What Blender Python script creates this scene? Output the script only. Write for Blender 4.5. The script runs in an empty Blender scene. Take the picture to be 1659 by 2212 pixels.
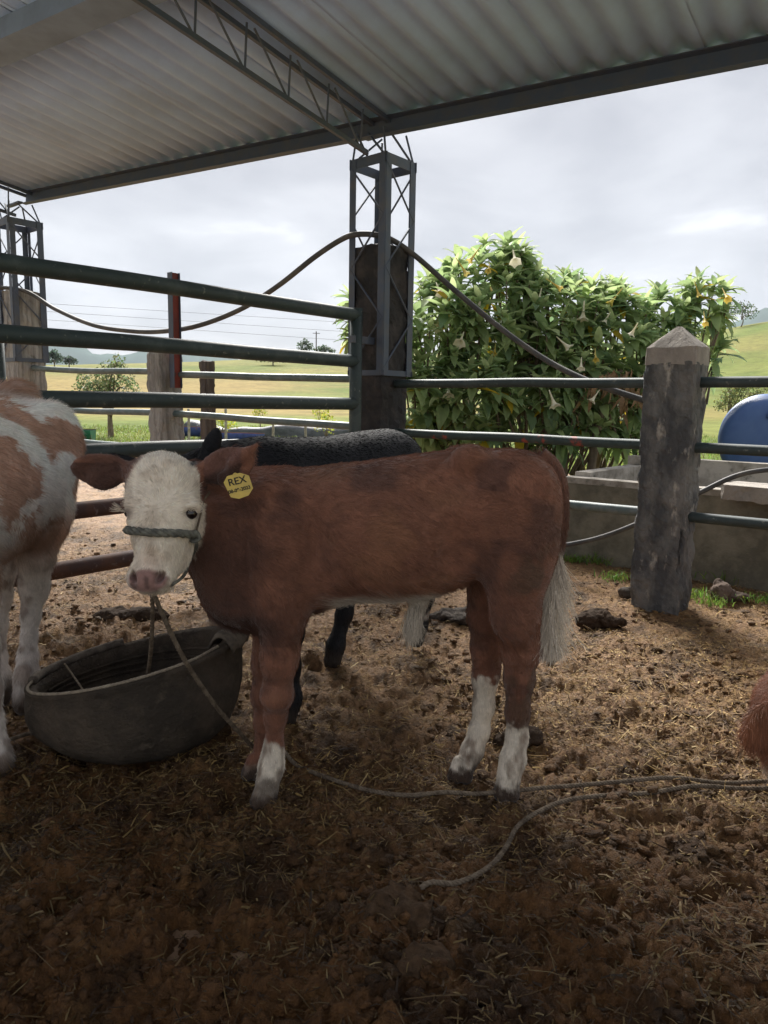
import bpy, bmesh, math, random
import numpy as np
from mathutils import Vector, Matrix
random.seed(7)
RNG = np.random.default_rng(11)
R = math.radians
SC = bpy.context.scene
COL = SC.collection

# ------------------------------------------------------------------ camera
CAM_H, FPX = 1.2, 1598.0                     # eye height; focal length for a picture 1659 x 2212
PITCH, ROLL = R(8.4), R(1.0)
FWD = np.array([0, math.cos(PITCH), -math.sin(PITCH)])
_U0 = np.array([0, math.sin(PITCH), math.cos(PITCH)])
_R0 = np.array([1.0, 0, 0])
RGT = _R0 * math.cos(ROLL) + _U0 * math.sin(ROLL)
UPV = -_R0 * math.sin(ROLL) + _U0 * math.cos(ROLL)
EYE = np.array([0, 0, CAM_H])
cam = bpy.data.objects.new('camera', bpy.data.cameras.new('camera'))
COL.objects.link(cam)
cam.data.sensor_fit = 'VERTICAL'
cam.data.sensor_height = 36.0
cam.data.lens = 36.0 * FPX / 2212.0
cam.data.clip_start, cam.data.clip_end = 0.05, 9000
cam.matrix_world = Matrix(((RGT[0], UPV[0], -FWD[0], 0), (RGT[1], UPV[1], -FWD[1], 0),
                           (RGT[2], UPV[2], -FWD[2], CAM_H), (0, 0, 0, 1)))
SC.camera = cam
SC.render.resolution_x, SC.render.resolution_y = 768, 1024

# ------------------------------------------------------------------ world: overcast sky over a Nishita sky
SUN_EL, SUN_AZ = R(43), R(-8)               # azimuth measured from +Y towards +X
world = bpy.data.worlds.new('World')
SC.world = world
world.use_nodes = True
nt = world.node_tree
for n in list(nt.nodes):
    nt.nodes.remove(n)
def wn(t, **k):
    n = nt.nodes.new(t)
    for a, b in k.items():
        setattr(n, a, b)
    return n
out = wn('ShaderNodeOutputWorld')
sky = wn('ShaderNodeTexSky', sky_type='NISHITA', sun_disc=False, sun_elevation=SUN_EL, sun_rotation=SUN_AZ)
bg1 = wn('ShaderNodeBackground'); bg1.inputs['Strength'].default_value = 0.05
nt.links.new(sky.outputs[0], bg1.inputs['Color'])
tc = wn('ShaderNodeTexCoord')
sep = wn('ShaderNodeSeparateXYZ'); nt.links.new(tc.outputs['Generated'], sep.inputs[0])
zc = wn('ShaderNodeMath', operation='MAXIMUM'); nt.links.new(sep.outputs['Z'], zc.inputs[0]); zc.inputs[1].default_value = 0.0
za = wn('ShaderNodeMath', operation='ADD'); nt.links.new(zc.outputs[0], za.inputs[0]); za.inputs[1].default_value = 0.22
vd = wn('ShaderNodeVectorMath', operation='DIVIDE'); nt.links.new(tc.outputs['Generated'], vd.inputs[0])
cmb = wn('ShaderNodeCombineXYZ')
for i in range(3):
    nt.links.new(za.outputs[0], cmb.inputs[i])
nt.links.new(cmb.outputs[0], vd.inputs[1])
n1 = wn('ShaderNodeTexNoise'); n1.inputs['Scale'].default_value = 1.7; n1.inputs['Detail'].default_value = 7; n1.inputs['Roughness'].default_value = 0.52
n1.inputs['Distortion'].default_value = 0.35
nt.links.new(vd.outputs[0], n1.inputs['Vector'])
rp = wn('ShaderNodeValToRGB'); nt.links.new(n1.outputs['Fac'], rp.inputs[0])
cr = rp.color_ramp
cr.elements[0].position = 0.30; cr.elements[0].color = (0.42, 0.425, 0.46, 1)
cr.elements[1].position = 0.72; cr.elements[1].color = (1.22, 1.21, 1.22, 1)
e = cr.elements.new(0.46); e.color = (0.57, 0.572, 0.605, 1)
e = cr.elements.new(0.60); e.color = (0.74, 0.74, 0.77, 1)
bg2 = wn('ShaderNodeBackground'); bg2.inputs['Strength'].default_value = 0.215
nt.links.new(rp.outputs[0], bg2.inputs['Color'])
mx = wn('ShaderNodeMixShader'); mx.inputs[0].default_value = 0.93
nt.links.new(bg1.outputs[0], mx.inputs[1]); nt.links.new(bg2.outputs[0], mx.inputs[2])
nt.links.new(mx.outputs[0], out.inputs['Surface'])

sun = bpy.data.objects.new('sun', bpy.data.lights.new('sun', 'SUN'))
COL.objects.link(sun)
sun.data.energy = 2.5
sun.data.angle = R(26)
sun.data.color = (1.0, 0.96, 0.90)
_sd = Vector((math.sin(SUN_AZ) * math.cos(SUN_EL), math.cos(SUN_AZ) * math.cos(SUN_EL), math.sin(SUN_EL)))
sun.rotation_euler = _sd.to_track_quat('Z', 'Y').to_euler()
sun.location = (0, 0, 20)

SC.view_settings.view_transform = 'Standard'
SC.view_settings.look = 'None'
SC.view_settings.gamma = 1.0
SC.view_settings.exposure = 2.2
SC.view_settings.use_curve_mapping = False
SC.cycles.max_bounces = 8
SC.cycles.diffuse_bounces = 5
SC.cycles.use_denoising = True

# ------------------------------------------------------------------ placing helpers
def ray(x, y):
    return FWD + RGT * ((x - 829.5) / FPX) + UPV * ((1106 - y) / FPX)
def at(x, y, Y):
    d = ray(x, y)
    return EYE + d * (Y / d[1])
def gr(x, y, z=0.0):
    d = ray(x, y)
    return EYE + d * ((z - CAM_H) / d[2])
def pxr(px, p):
    return px * float((np.asarray(p) - EYE) @ FWD) / FPX
def nrm(v):
    v = np.asarray(v, float)
    return v / (np.linalg.norm(v, axis=-1, keepdims=True) + 1e-12)

# ------------------------------------------------------------------ numpy noise
def _hash(ix, iy, iz, seed):
    h = (ix.astype(np.uint32) * np.uint32(374761393) + iy.astype(np.uint32) * np.uint32(668265263)
         + iz.astype(np.uint32) * np.uint32(2147483647 - 97531) + np.uint32(seed * 974711 + 17))
    h = (h ^ (h >> np.uint32(13))) * np.uint32(1274126177)
    h = h ^ (h >> np.uint32(16))
    return h.astype(np.float32) / np.float32(4294967295.0)
def vnoise(P, seed=0):
    P = np.asarray(P, np.float32)
    if P.shape[-1] == 2:
        P = np.concatenate([P, np.zeros(P.shape[:-1] + (1,), np.float32)], -1)
    F = np.floor(P); f = P - F; I = F.astype(np.int64)
    f = f * f * f * (f * (f * 6 - 15) + 10)
    r = 0
    for dx in (0, 1):
        for dy in (0, 1):
            for dz in (0, 1):
                w = (f[..., 0] if dx else 1 - f[..., 0]) * (f[..., 1] if dy else 1 - f[..., 1]) * (f[..., 2] if dz else 1 - f[..., 2])
                r = r + w * _hash(I[..., 0] + dx, I[..., 1] + dy, I[..., 2] + dz, seed)
    return r * 2 - 1
def fbm(P, oct=4, seed=0, gain=0.5):
    P = np.asarray(P, np.float32)
    r, a, s = 0, 1.0, 1.0
    for i in range(oct):
        r = r + a * vnoise(P * s + 13.7 * i, seed + i * 31)
        a *= gain; s *= 2.03
    return r
def smooth(a, b, x):
    t = np.clip((x - a) / (b - a), 0, 1)
    return t * t * (3 - 2 * t)

# ------------------------------------------------------------------ object helpers
def tag(o, label=None, cat=None, group=None, kind=None):
    if label: o['label'] = label
    if cat: o['category'] = cat
    if group: o['group'] = group
    if kind: o['kind'] = kind
    return o
def empty(name, loc=(0, 0, 0)):
    o = bpy.data.objects.new(name, None)
    o.empty_display_size = 0.1
    COL.objects.link(o)
    o.location = [float(v) for v in loc]
    return o
def link(name, me, parent=None, loc=None):
    o = bpy.data.objects.new(name, me)
    COL.objects.link(o)
    if parent is not None: o.parent = parent
    if loc is not None: o.location = [float(v) for v in loc]
    return o
def mesh_np(name, V, faces, m=None, smoothf=False, cols=None):
    """V (n,3); faces a list of index tuples or an (m,k) array"""
    me = bpy.data.meshes.new(name)
    V = np.ascontiguousarray(V, np.float32)
    if isinstance(faces, np.ndarray):
        k = faces.shape[1]; nf = len(faces)
        me.vertices.add(len(V)); me.vertices.foreach_set('co', V.ravel())
        me.loops.add(nf * k); me.loops.foreach_set('vertex_index', np.ascontiguousarray(faces, np.int32).ravel())
        me.polygons.add(nf)
        me.polygons.foreach_set('loop_start', np.arange(0, nf * k, k, dtype=np.int32))
        me.update(calc_edges=True)
    else:
        me.from_pydata(V.tolist(), [], faces)
    me.validate()
    if m is not None: me.materials.append(m)
    me.polygons.foreach_set('use_smooth', np.full(len(me.polygons), bool(smoothf)))
    if cols is not None:
        a = me.attributes.new('paint', 'FLOAT_COLOR', 'POINT')
        c = np.ones((len(V), 4), np.float32); c[:, :3] = cols
        a.data.foreach_set('color', c.ravel())
    me.update()
    return me
class MB:
    """collects shapes for ONE mesh"""
    def __init__(s): s.V, s.F, s.n = [], [], 0
    def add(s, V, F):
        V = np.asarray(V, float)
        s.V.append(V); s.F += [tuple(int(i) + s.n for i in f) for f in F]; s.n += len(V)
    def box(s, c, size, axes=None, bev=0.0):
        c = np.asarray(c, float); h = np.asarray(size, float) / 2
        A = np.eye(3) if axes is None else np.asarray(axes, float)
        if bev <= 0:
            L = np.array([(x, y, z) for x in (-1, 1) for y in (-1, 1) for z in (-1, 1)], float) * h
            F = [(0, 1, 3, 2), (4, 6, 7, 5), (0, 4, 5, 1), (2, 3, 7, 6), (0, 2, 6, 4), (1, 5, 7, 3)]
            s.add(c + L @ A, F)
        else:
            bm = bmesh.new(); bmesh.ops.create_cube(bm, size=1.0)
            for v in bm.verts: v.co = Vector((v.co.x * 2 * h[0], v.co.y * 2 * h[1], v.co.z * 2 * h[2]))
            bmesh.ops.bevel(bm, geom=bm.edges[:], offset=bev, segments=2, affect='EDGES', profile=0.5)
            bm.verts.ensure_lookup_table()
            V = np.array([v.co[:] for v in bm.verts]); F = [tuple(v.index for v in f.verts) for f in bm.faces]
            bm.free(); s.add(c + V @ A, F)
    def tube(s, pts, r, n=8, cap=True, flat=None):
        pts = np.asarray(pts, float); m = len(pts)
        rr = np.full(m, r, float) if np.isscalar(r) else np.asarray(r, float)
        T = np.gradient(pts, axis=0); T = nrm(T)
        ref = np.array([0, 0, 1.0]) if abs(T[0][2]) < 0.9 else np.array([1.0, 0, 0])
        N = nrm(np.cross(T[0], ref)); Ns = []
        for i in range(m):
            N = nrm(N - T[i] * (N @ T[i])); Ns.append(N)
        Ns = np.array(Ns); B = np.cross(T, Ns)
        a = np.linspace(0, 2 * math.pi, n, endpoint=False)
        V = (pts[:, None] + rr[:, None, None] * (np.cos(a)[None, :, None] * Ns[:, None] + np.sin(a)[None, :, None] * B[:, None] * (flat or 1.0))).reshape(-1, 3)
        F = [(i * n + j, i * n + (j + 1) % n, (i + 1) * n + (j + 1) % n, (i + 1) * n + j) for i in range(m - 1) for j in range(n)]
        if cap: F += [tuple(range(n))[::-1], tuple(range((m - 1) * n, m * n))]
        s.add(V, F)
    def build(s, name, m, parent=None, loc=None, smoothf=False):
        V = np.concatenate(s.V)
        o0 = np.zeros(3)
        if parent is not None:
            p = parent
            while p is not None:
                o0 = o0 + np.array(p.location); p = p.parent
        if loc is not None: o0 = o0 + np.asarray(loc, float)
        me = mesh_np(name, V - o0, s.F, m, smoothf)
        return link(name, me, parent, loc)
def catmull(P, n=8):
    P = np.asarray(P, float)
    Q = np.concatenate([[2 * P[0] - P[1]], P, [2 * P[-1] - P[-2]]])
    o = []
    for i in range(len(P) - 1):
        a, b, c, d = Q[i:i + 4]
        for t in np.linspace(0, 1, n, endpoint=False):
            o.append(0.5 * (2 * b + (c - a) * t + (2 * a - 5 * b + 4 * c - d) * t * t + (3 * b - a - 3 * c + d) * t ** 3))
    o.append(P[-1])
    return np.array(o)

# ------------------------------------------------------------------ materials
def mat(name, col, rough=0.85, col2=None, nscale=4.0, npos=(0.4, 0.6), detail=6, stretch=(1, 1, 1), bump=None, spec=0.3,
        metal=0.0, col3=None, n3=1.0, p3=(0.5, 0.6), attr=None, coat=0.0, trans=0.0, sheen=0.0):
    m = bpy.data.materials.new(name); m.use_nodes = True
    t = m.node_tree; b = t.nodes['Principled BSDF']
    b.inputs['Roughness'].default_value = rough
    b.inputs['Specular IOR Level'].default_value = spec
    b.inputs['Metallic'].default_value = metal
    if sheen: b.inputs['Sheen Weight'].default_value = sheen
    g = t.nodes.new('ShaderNodeNewGeometry')
    mp = t.nodes.new('ShaderNodeMapping'); mp.inputs['Scale'].default_value = stretch
    t.links.new(g.outputs['Position'], mp.inputs[0])
    c = t.nodes.new('ShaderNodeRGB'); c.outputs[0].default_value = (*col, 1); cur = c.outputs[0]
    if attr:
        a = t.nodes.new('ShaderNodeAttribute'); a.attribute_name = attr; cur = a.outputs['Color']
    def layer(cur, cc, sc, pos, det):
        n = t.nodes.new('ShaderNodeTexNoise'); n.inputs['Scale'].default_value = sc; n.inputs['Detail'].default_value = det
        n.inputs['Roughness'].default_value = 0.62
        t.links.new(mp.outputs[0], n.inputs['Vector'])
        r = t.nodes.new('ShaderNodeMapRange'); r.inputs[1].default_value, r.inputs[2].default_value = pos
        t.links.new(n.outputs['Fac'], r.inputs[0])
        x = t.nodes.new('ShaderNodeMix'); x.data_type = 'RGBA'
        t.links.new(r.outputs[0], x.inputs[0]); t.links.new(cur, x.inputs[6])
        if isinstance(cc, float):
            h = t.nodes.new('ShaderNodeMix'); h.data_type = 'RGBA'; h.blend_type = 'MULTIPLY'; h.inputs[0].default_value = 1
            t.links.new(cur, h.inputs[6]); h.inputs[7].default_value = (cc, cc, cc, 1); t.links.new(h.outputs[2], x.inputs[7])
        else:
            x.inputs[7].default_value = (*cc, 1)
        return x.outputs[2]
    if col2 is not None: cur = layer(cur, col2, nscale, npos, detail)
    if col3 is not None: cur = layer(cur, col3, n3, p3, 8)
    t.links.new(cur, b.inputs['Base Color'])
    if bump:
        n = t.nodes.new('ShaderNodeTexNoise'); n.inputs['Scale'].default_value = bump[0]; n.inputs['Detail'].default_value = 8
        n.inputs['Roughness'].default_value = 0.65
        t.links.new(mp.outputs[0], n.inputs['Vector'])
        u = t.nodes.new('ShaderNodeBump'); u.inputs['Strength'].default_value = bump[1]; u.inputs['Distance'].default_value = bump[2]
        t.links.new(n.outputs['Fac'], u.inputs['Height']); t.links.new(u.outputs[0], b.inputs['Normal'])
    if trans:
        tr = t.nodes.new('ShaderNodeBsdfTranslucent'); t.links.new(cur, tr.inputs[0])
        ms = t.nodes.new('ShaderNodeMixShader'); ms.inputs[0].default_value = trans
        o = t.nodes['Material Output']
        t.links.new(b.outputs[0], ms.inputs[1]); t.links.new(tr.outputs[0], ms.inputs[2]); t.links.new(ms.outputs[0], o.inputs[0])
    return m
# ================================================================== the ground and the land
M_DUNG = mat('trampled_dung', (0.1, 0.06, 0.04), 0.65, attr='paint', col2=0.55, nscale=38, npos=(0.38, 0.62), bump=(70, 1.0, 0.03), spec=0.25)
M_MEADOW = mat('meadow_grass', (0.2, 0.22, 0.05), 0.95, attr='paint', col2=0.72, nscale=1.6, npos=(0.35, 0.65), col3=0.75, n3=0.35, p3=(0.4, 0.65),
               bump=(9, 0.6, 0.05), spec=0.1)

def dirt_height(x, y):
    P = np.stack([x, y], -1)
    z = 0.024 * fbm(P * 2.2, 3, 3) + 0.021 * fbm(P * 9, 3, 5)
    rid = 1 - np.abs(fbm(P * 15 + 3, 3, 9)); z += 0.016 * (rid - 0.55)
    z += 0.013 * fbm(P * 34, 3, 21, 0.7)
    hoof = smooth(0.45, 0.75, vnoise(P * 6.5, 33)); z -= 0.028 * hoof
    # softer, drier and flatter beyond the roof edge
    far = smooth(3.0, 5.0, y + 0.35 * x)
    return z * (1 - 0.55 * far) - 0.012
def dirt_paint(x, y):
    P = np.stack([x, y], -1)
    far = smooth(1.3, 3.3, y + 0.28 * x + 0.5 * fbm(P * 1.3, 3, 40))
    wet_shade = np.array([0.165, 0.077, 0.026]); dry = np.array([0.36, 0.21, 0.105])  # near ground painted darker, for roof shade as well as wet dung
    c = wet_shade + (dry - wet_shade) * far[..., None]
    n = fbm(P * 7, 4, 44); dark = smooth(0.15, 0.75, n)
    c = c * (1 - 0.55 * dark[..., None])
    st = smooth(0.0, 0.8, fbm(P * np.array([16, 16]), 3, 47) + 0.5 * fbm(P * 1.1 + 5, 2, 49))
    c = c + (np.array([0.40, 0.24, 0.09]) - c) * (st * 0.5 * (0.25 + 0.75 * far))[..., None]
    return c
def paddock():
    nr, ncol = 520, 440
    ys = 0.55 * (17.0 / 0.55) ** (np.linspace(0, 1, nr))
    us = np.linspace(-1, 1, ncol)
    Y = np.repeat(ys[:, None], ncol, 1); X = us[None, :] * (0.74 * Y + 0.55)
    Y = Y + 0.006 * vnoise(np.stack([X, Y], -1) * 30, 2)
    Z = dirt_height(X, Y)
    edge = smooth(12, 17, Y) + smooth(0.93, 1, np.abs(us))[None, :]
    Z = Z - 0.10 * np.clip(edge, 0, 1)
    V = np.stack([X, Y, Z], -1).reshape(-1, 3)
    i = np.arange(nr - 1)[:, None] * ncol + np.arange(ncol - 1)[None, :]
    F = np.stack([i, i + 1, i + 1 + ncol, i + ncol], -1).reshape(-1, 4)
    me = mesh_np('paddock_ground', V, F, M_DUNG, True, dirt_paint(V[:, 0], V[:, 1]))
    tag(link('paddock_ground', me), 'dark trampled dung and straw covering the yard floor', kind='structure')
paddock()

def land_z(x, y):
    r = np.hypot(x, y); az = np.degrees(np.arctan2(x, y))
    crest = np.interp(az, [-180, -60, -27, -18, -5, 15, 28, 60, 180], [0.03, 0.04, 0.046, 0.054, 0.066, 0.085, 0.118, 0.12, 0.03])
    t = smooth(22, 190, r)
    z = crest * 175 * t * np.clip(r / 175, 0, 1.0)
    z = z - smooth(190, 420, r) * 30
    z = z + 0.5 * smooth(30, 90, r) * fbm(np.stack([x, y], -1) / 32, 3, 71) + 0.05 * fbm(np.stack([x, y], -1) / 3.0, 2, 73) * smooth(6, 12, r)
    return z - 0.075
def meadow():
    nr, na = 240, 300
    rs = np.concatenate([[0.0], 1.2 * (2600 / 1.2) ** np.linspace(0, 1, nr - 1)])
    A = np.linspace(-math.pi, math.pi, na, endpoint=False)
    A = A - 0.62 * np.sin(A)                      # finer where the open side of the yard is
    X = rs[:, None] * np.sin(A)[None]; Y = rs[:, None] * np.cos(A)[None]
    Z = land_z(X, Y)
    V = np.stack([X, Y, Z], -1).reshape(-1, 3)
    i = np.arange(nr - 1)[:, None] * na + np.arange(na)[None, :]
    j = np.arange(nr - 1)[:, None] * na + (np.arange(na) + 1)[None, :] % na
    F = np.stack([i, j, j + na, i + na], -1).reshape(-1, 4)
    x, y = V[:, 0], V[:, 1]; r = np.hypot(x, y); P = V[:, :2]
    green = np.array([0.13, 0.18, 0.035]); lime = np.array([0.20, 0.225, 0.055]); straw = np.array([0.31, 0.235, 0.085]); dirt = np.array([0.26, 0.17, 0.11])
    az = np.degrees(np.arctan2(x, y))
    n1 = fbm(P / 9.0, 4, 81); n2 = fbm(P / np.array([40, 14]), 4, 85)
    c = green + (lime - green) * smooth(-0.5, 0.6, n1)[:, None]
    dryness = smooth(34, 60, r) * smooth(-0.75, 0.35, n2 + 0.3 * smooth(5, -15, az)) * (1 - 0.65 * smooth(110, 150, r)) * (1 - 0.4 * smooth(15, 25, az))
    c = c + (straw - c) * dryness[:, None]
    d0 = np.where(x < 1.0, 17.0, 6.5) + 2.5 * fbm(P / 2.5, 3, 88)
    dirtm = smooth(2.0, -1.0, r - d0)
    c = c + (dirt - c) * dirtm[:, None]
    yard = smooth(-1.2, -2.5, y) * smooth(24, 20, r)  # unseen pale ground behind the camera, added to bounce light inwards
    c = c + (np.array([0.42, 0.39, 0.35]) - c) * yard[:, None]
    me = mesh_np('meadow', V, F, M_MEADOW, True, c)
    tag(link('meadow', me), 'green and straw coloured pasture rising behind the fence', kind='structure')
meadow()

# far ranges beyond the pasture
def hills(name, dist, crest, colr, seed, label):
    m = mat(name + '_cover', colr, 1.0, tuple(c * 0.8 for c in colr), 0.004, (0.4, 0.6), spec=0.0)
    az = np.radians(np.linspace(-75, 75, 300))
    h = np.interp(np.degrees(az), crest[0], crest[1]) * dist
    h = h * (1 + 0.10 * fbm(np.stack([az * 14, az * 0], -1), 4, seed))
    rows = [(0.80, -0.04), (0.88, 0.35), (0.94, 0.72), (1.0, 1.0), (1.12, 0.5), (1.25, -0.04)]
    V = np.concatenate([np.stack([np.sin(az) * dist * k, np.cos(az) * dist * k, CAM_H + h * s * (1 + 0.12 * fbm(np.stack([az * 30, az * 0 + k * 9], -1), 3, seed + 1)) - (30 if s < 0 else 0)], -1) for k, s in rows])
    n = len(az)
    F = np.array([(r_ * n + i, r_ * n + i + 1, (r_ + 1) * n + i + 1, (r_ + 1) * n + i) for r_ in range(len(rows) - 1) for i in range(n - 1)])
    tag(link(name, mesh_np(name, V, F, m, True)), label, kind='structure')
hills('hills', 2400, ([-75, -30, -22, -15, -5, 10, 22, 30, 75], [0.05, 0.064, 0.072, 0.055, 0.05, 0.06, 0.10, 0.122, 0.10]), (0.07, 0.11, 0.09), 5,
      'far blue hills on the horizon behind the pasture')
# ================================================================== shelter, columns, rails, gate
M_ROOF = mat('fibre_cement', (0.52, 0.67, 0.93), 0.9, (0.44, 0.56, 0.78), 2.2, (0.35, 0.65), col3=(0.40, 0.48, 0.60), n3=0.9, p3=(0.55, 0.75), bump=(60, 0.25, 0.004))
M_STEEL = mat('dark_painted_steel', (0.075, 0.095, 0.14), 0.55, (0.10, 0.105, 0.125), 9, (0.45, 0.65), bump=(70, 0.3, 0.002), spec=0.5)
M_PURLIN = mat('pale_blue_purlin', (0.26, 0.33, 0.46), 0.7, (0.20, 0.25, 0.34), 3, (.4, .65), bump=(40, .3, .003))
M_GREEN = mat('green_pipe_paint', (0.030, 0.048, 0.050), 0.6, (0.060, 0.08, 0.08), 7, (0.5, 0.66), col3=(0.16, 0.17, 0.15), n3=26, p3=(0.62, 0.68), bump=(90, 0.25, 0.002), spec=0.6)
M_GREENRED = mat('green_pipe_paint_worn_red', (0.028, 0.05, 0.048), 0.6, (0.05, 0.075, 0.07), 7, (0.5, 0.66), col3=(0.33, 0.06, 0.04), n3=5.5, p3=(0.60, 0.64), bump=(90, 0.25, 0.002), spec=0.6)
M_TEAL = mat('faded_teal_pipe', (0.085, 0.125, 0.125), 0.5, (0.17, 0.20, 0.20), 8, (0.42, 0.62), col3=(0.20, 0.12, 0.09), n3=19, p3=(0.66, 0.7), bump=(90, 0.25, 0.002), spec=0.6)
M_RUST = mat('rusty_pipe', (0.13, 0.065, 0.045), 0.75, (0.085, 0.05, 0.045), 11, (0.4, 0.6), col3=(0.20, 0.16, 0.15), n3=24, p3=(0.6, 0.68), bump=(110, 0.5, 0.003))
M_REDPOST = mat('red_oxide_steel', (0.26, 0.055, 0.04), 0.6, (0.16, 0.045, 0.04), 6, (0.4, 0.65), col3=(0.09, 0.07, 0.065), n3=10, p3=(0.6, 0.68))
M_CONC = mat('weathered_concrete', (0.40, 0.36, 0.32), 0.92, (0.26, 0.235, 0.21), 6, (0.38, 0.62), col3=(0.38, 0.35, 0.31), n3=17, p3=(0.6, 0.7), bump=(45, 0.8, 0.012), stretch=(1, 1, 0.55))
M_TAR = mat('tarred_concrete', (0.085, 0.088, 0.092), 0.85, (0.20, 0.195, 0.185), 7, (0.42, 0.60), col3=(0.46, 0.43, 0.38), n3=9, p3=(0.58, 0.68), bump=(38, 1.0, 0.02), stretch=(1, 1, 0.5))
M_DARKCONC = mat('dark_concrete', (0.035, 0.034, 0.036), 0.85, (0.07, 0.06, 0.058), 7, (0.45, 0.65), bump=(40, 0.7, 0.01))  # very dark overall, mottled by noise
M_MOSS = mat('mossy_trough_concrete', (0.24, 0.22, 0.17), 0.95, (0.14, 0.13, 0.10), 5, (0.4, 0.6), col3=(0.24, 0.21, 0.17), n3=7, p3=(0.6, 0.74), bump=(35, 0.6, 0.012))
M_TROUGHTOP = mat('pale_trough_concrete', (0.50, 0.46, 0.41), 0.92, (0.26, 0.235, 0.20), 6, (0.42, 0.62), col3=(0.13, 0.125, 0.11), n3=12, p3=(0.6, 0.7), bump=(40, 0.5, 0.008))
M_OLDWOOD = mat('grey_split_timber', (0.42, 0.405, 0.385), 0.92, (0.22, 0.21, 0.20), 9, (0.4, 0.62), stretch=(3, 3, 0.22), bump=(22, 0.9, 0.02))
M_DARKWOOD = mat('dark_fence_timber', (0.07, 0.06, 0.055), 0.92, (0.13, 0.11, 0.095), 9, (0.45, 0.62), stretch=(3, 3, 0.2), bump=(22, 0.9, 0.02))
M_HOSE = mat('black_poly_hose', (0.07, 0.07, 0.072), 0.6, (0.12, 0.11, 0.10), 6, (0.45, 0.6), spec=0.35)

COLC = np.array([-0.05, 5.78, 0.0])                     # centre column
COLL = np.array([-4.03, 8.40, 0.0])                     # left column
E_C = np.array([-0.08, 5.70, 3.10])                     # lower lip of the eave above it
E_L = at(85, 437, 8.35)
UF = nrm(E_L - E_C)                                      # along the eave, to the left and away
_gh = nrm(np.array([UF[1], -UF[0], 0]))                  # level, outwards
SLOPE = R(6.6)
UG = nrm(_gh * math.cos(SLOPE) + np.array([0, 0, -math.sin(SLOPE)]))   # down the roof, outwards
UN = nrm(np.cross(UG, UF)); UN = UN if UN[2] > 0 else -UN
FG = np.array([0.647, 0.762, 0.0]); FF = np.array([-0.762, 0.647, 0.0])   # axes of gate and fence

def shelter():
    root = empty('shed_roof', (E_C[0], E_C[1], E_C[2]))
    tag(root, 'grey corrugated open shed roof on steel beams overhead', 'roof')
    pitch, waves = 0.177, 5
    W = pitch * waves; L = 2.25
    n = waves * 10 + 4
    u = np.linspace(0, W + pitch * 0.35, n)
    hgt = 0.021 * np.cos(2 * math.pi * u / pitch)
    th = 0.007
    prof_t = np.stack([u, hgt + th], -1); prof_b = np.stack([u, hgt], -1)
    V, F = [], []
    for w in (0.0, L):
        for q in prof_t: V.append((q[0], w, q[1]))
        for q in prof_b: V.append((q[0], w, q[1]))
    N2 = 2 * n
    for i in range(n - 1):
        F.append((i, i + 1, N2 + i + 1, N2 + i)); F.append((n + i, N2 + n + i, N2 + n + i + 1, n + i + 1))
        F.append((i, n + i, n + i + 1, i + 1)); F.append((N2 + i, N2 + i + 1, N2 + n + i + 1, N2 + n + i))
    F.append((0, N2, N2 + n, n)); F.append((n - 1, 2 * n - 1, N2 + 2 * n - 1, N2 + n - 1))
    me = mesh_np('roof_sheet', np.array(V), F, M_ROOF, True)
    me.polygons.foreach_set('use_smooth', np.array([len(f.vertices) == 4 for f in me.polygons]))
    rowstep = 2.10
    base = E_C + UN * 0.155
    umin, umax = -4.8, float((E_L - E_C) @ UF) + 0.25
    rng = random.Random(4)
    k = int(round((umax - umin) / W))
    for row in range(2):
        for c in range(k):
            p = base + UF * (umax - (c + 1) * W) - UG * (row * rowstep + L - 0.13) + UN * (row * 0.012 + 0.003 * (c % 2) + rng.uniform(0, 0.0015))
            o = link('roof_sheet', me, root)
            # local axes: x along the eave, y down the roof, z up
            A = Matrix(((UF[0], UG[0], UN[0]), (UF[1], UG[1], UN[1]), (UF[2], UG[2], UN[2]))).to_4x4()
            o.matrix_local = Matrix.Translation(Vector(p - E_C)) @ A @ Matrix.Rotation(R(-0.35), 4, 'X')
    AX = np.stack([UF, UG, UN])
    def chan(c, ln, w, h, name, m=M_STEEL):
        b = MB(); t = 0.006
        b.box(c, (ln, t, h), AX); b.box(c - UG * (w / 2 + t / 2) + UN * (h / 2 - t / 2), (ln, w, t), AX); b.box(c - UG * (w / 2 + t / 2) - UN * (h / 2 - t / 2), (ln, w, t), AX)
        return b.build(name, m, root)
    mid = (umax + umin) / 2; ln = umax - umin + 0.06
    chan(E_C + UF * mid + UN * 0.062, ln, 0.05, 0.124, 'eave_beam')
    for d in (1.90, 4.05):
        b = MB()
        c = E_C + UF * mid - UG * d + UN * 0.06
        b.box(c, (ln, 0.20, 0.13), AX)
        b.build('purlin', M_PURLIN, root)
    # lattice rafters running back from the columns
    for us in (0.0, float((np.array([COLL[0], COLL[1], E_C[2]]) - E_C) @ UF), -4.6):
        o = E_C + UF * us
        s, e = -0.12, 4.15
        top = lambda d, off=0.0: o - UG * d + UN * 0.105 + UF * off
        low = lambda d: o - UG * d - UN * 0.155 + UF * 0.0
        for off in (-0.075, 0.075):
            b = MB(); b.box((top(s, off) + top(e, off)) / 2, (0.028, e - s, 0.03), AX); b.build('chord', M_STEEL, root)
        b = MB(); b.box((low(0.12) + low(e)) / 2, (0.028, e - 0.12, 0.03), AX); b.build('chord', M_STEEL, root)
        d = 0.2; i = 0
        while d < e - 0.3:
            b = MB(); b.tube([low(d), top(d + 0.02)], 0.0072, 6); b.build('brace', M_STEEL, root)
            b = MB(); b.tube([low(d), top(d + 0.33)], 0.0072, 6); b.build('brace', M_STEEL, root)
            d += 0.37; i += 1
    return root
shelter()

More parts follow.
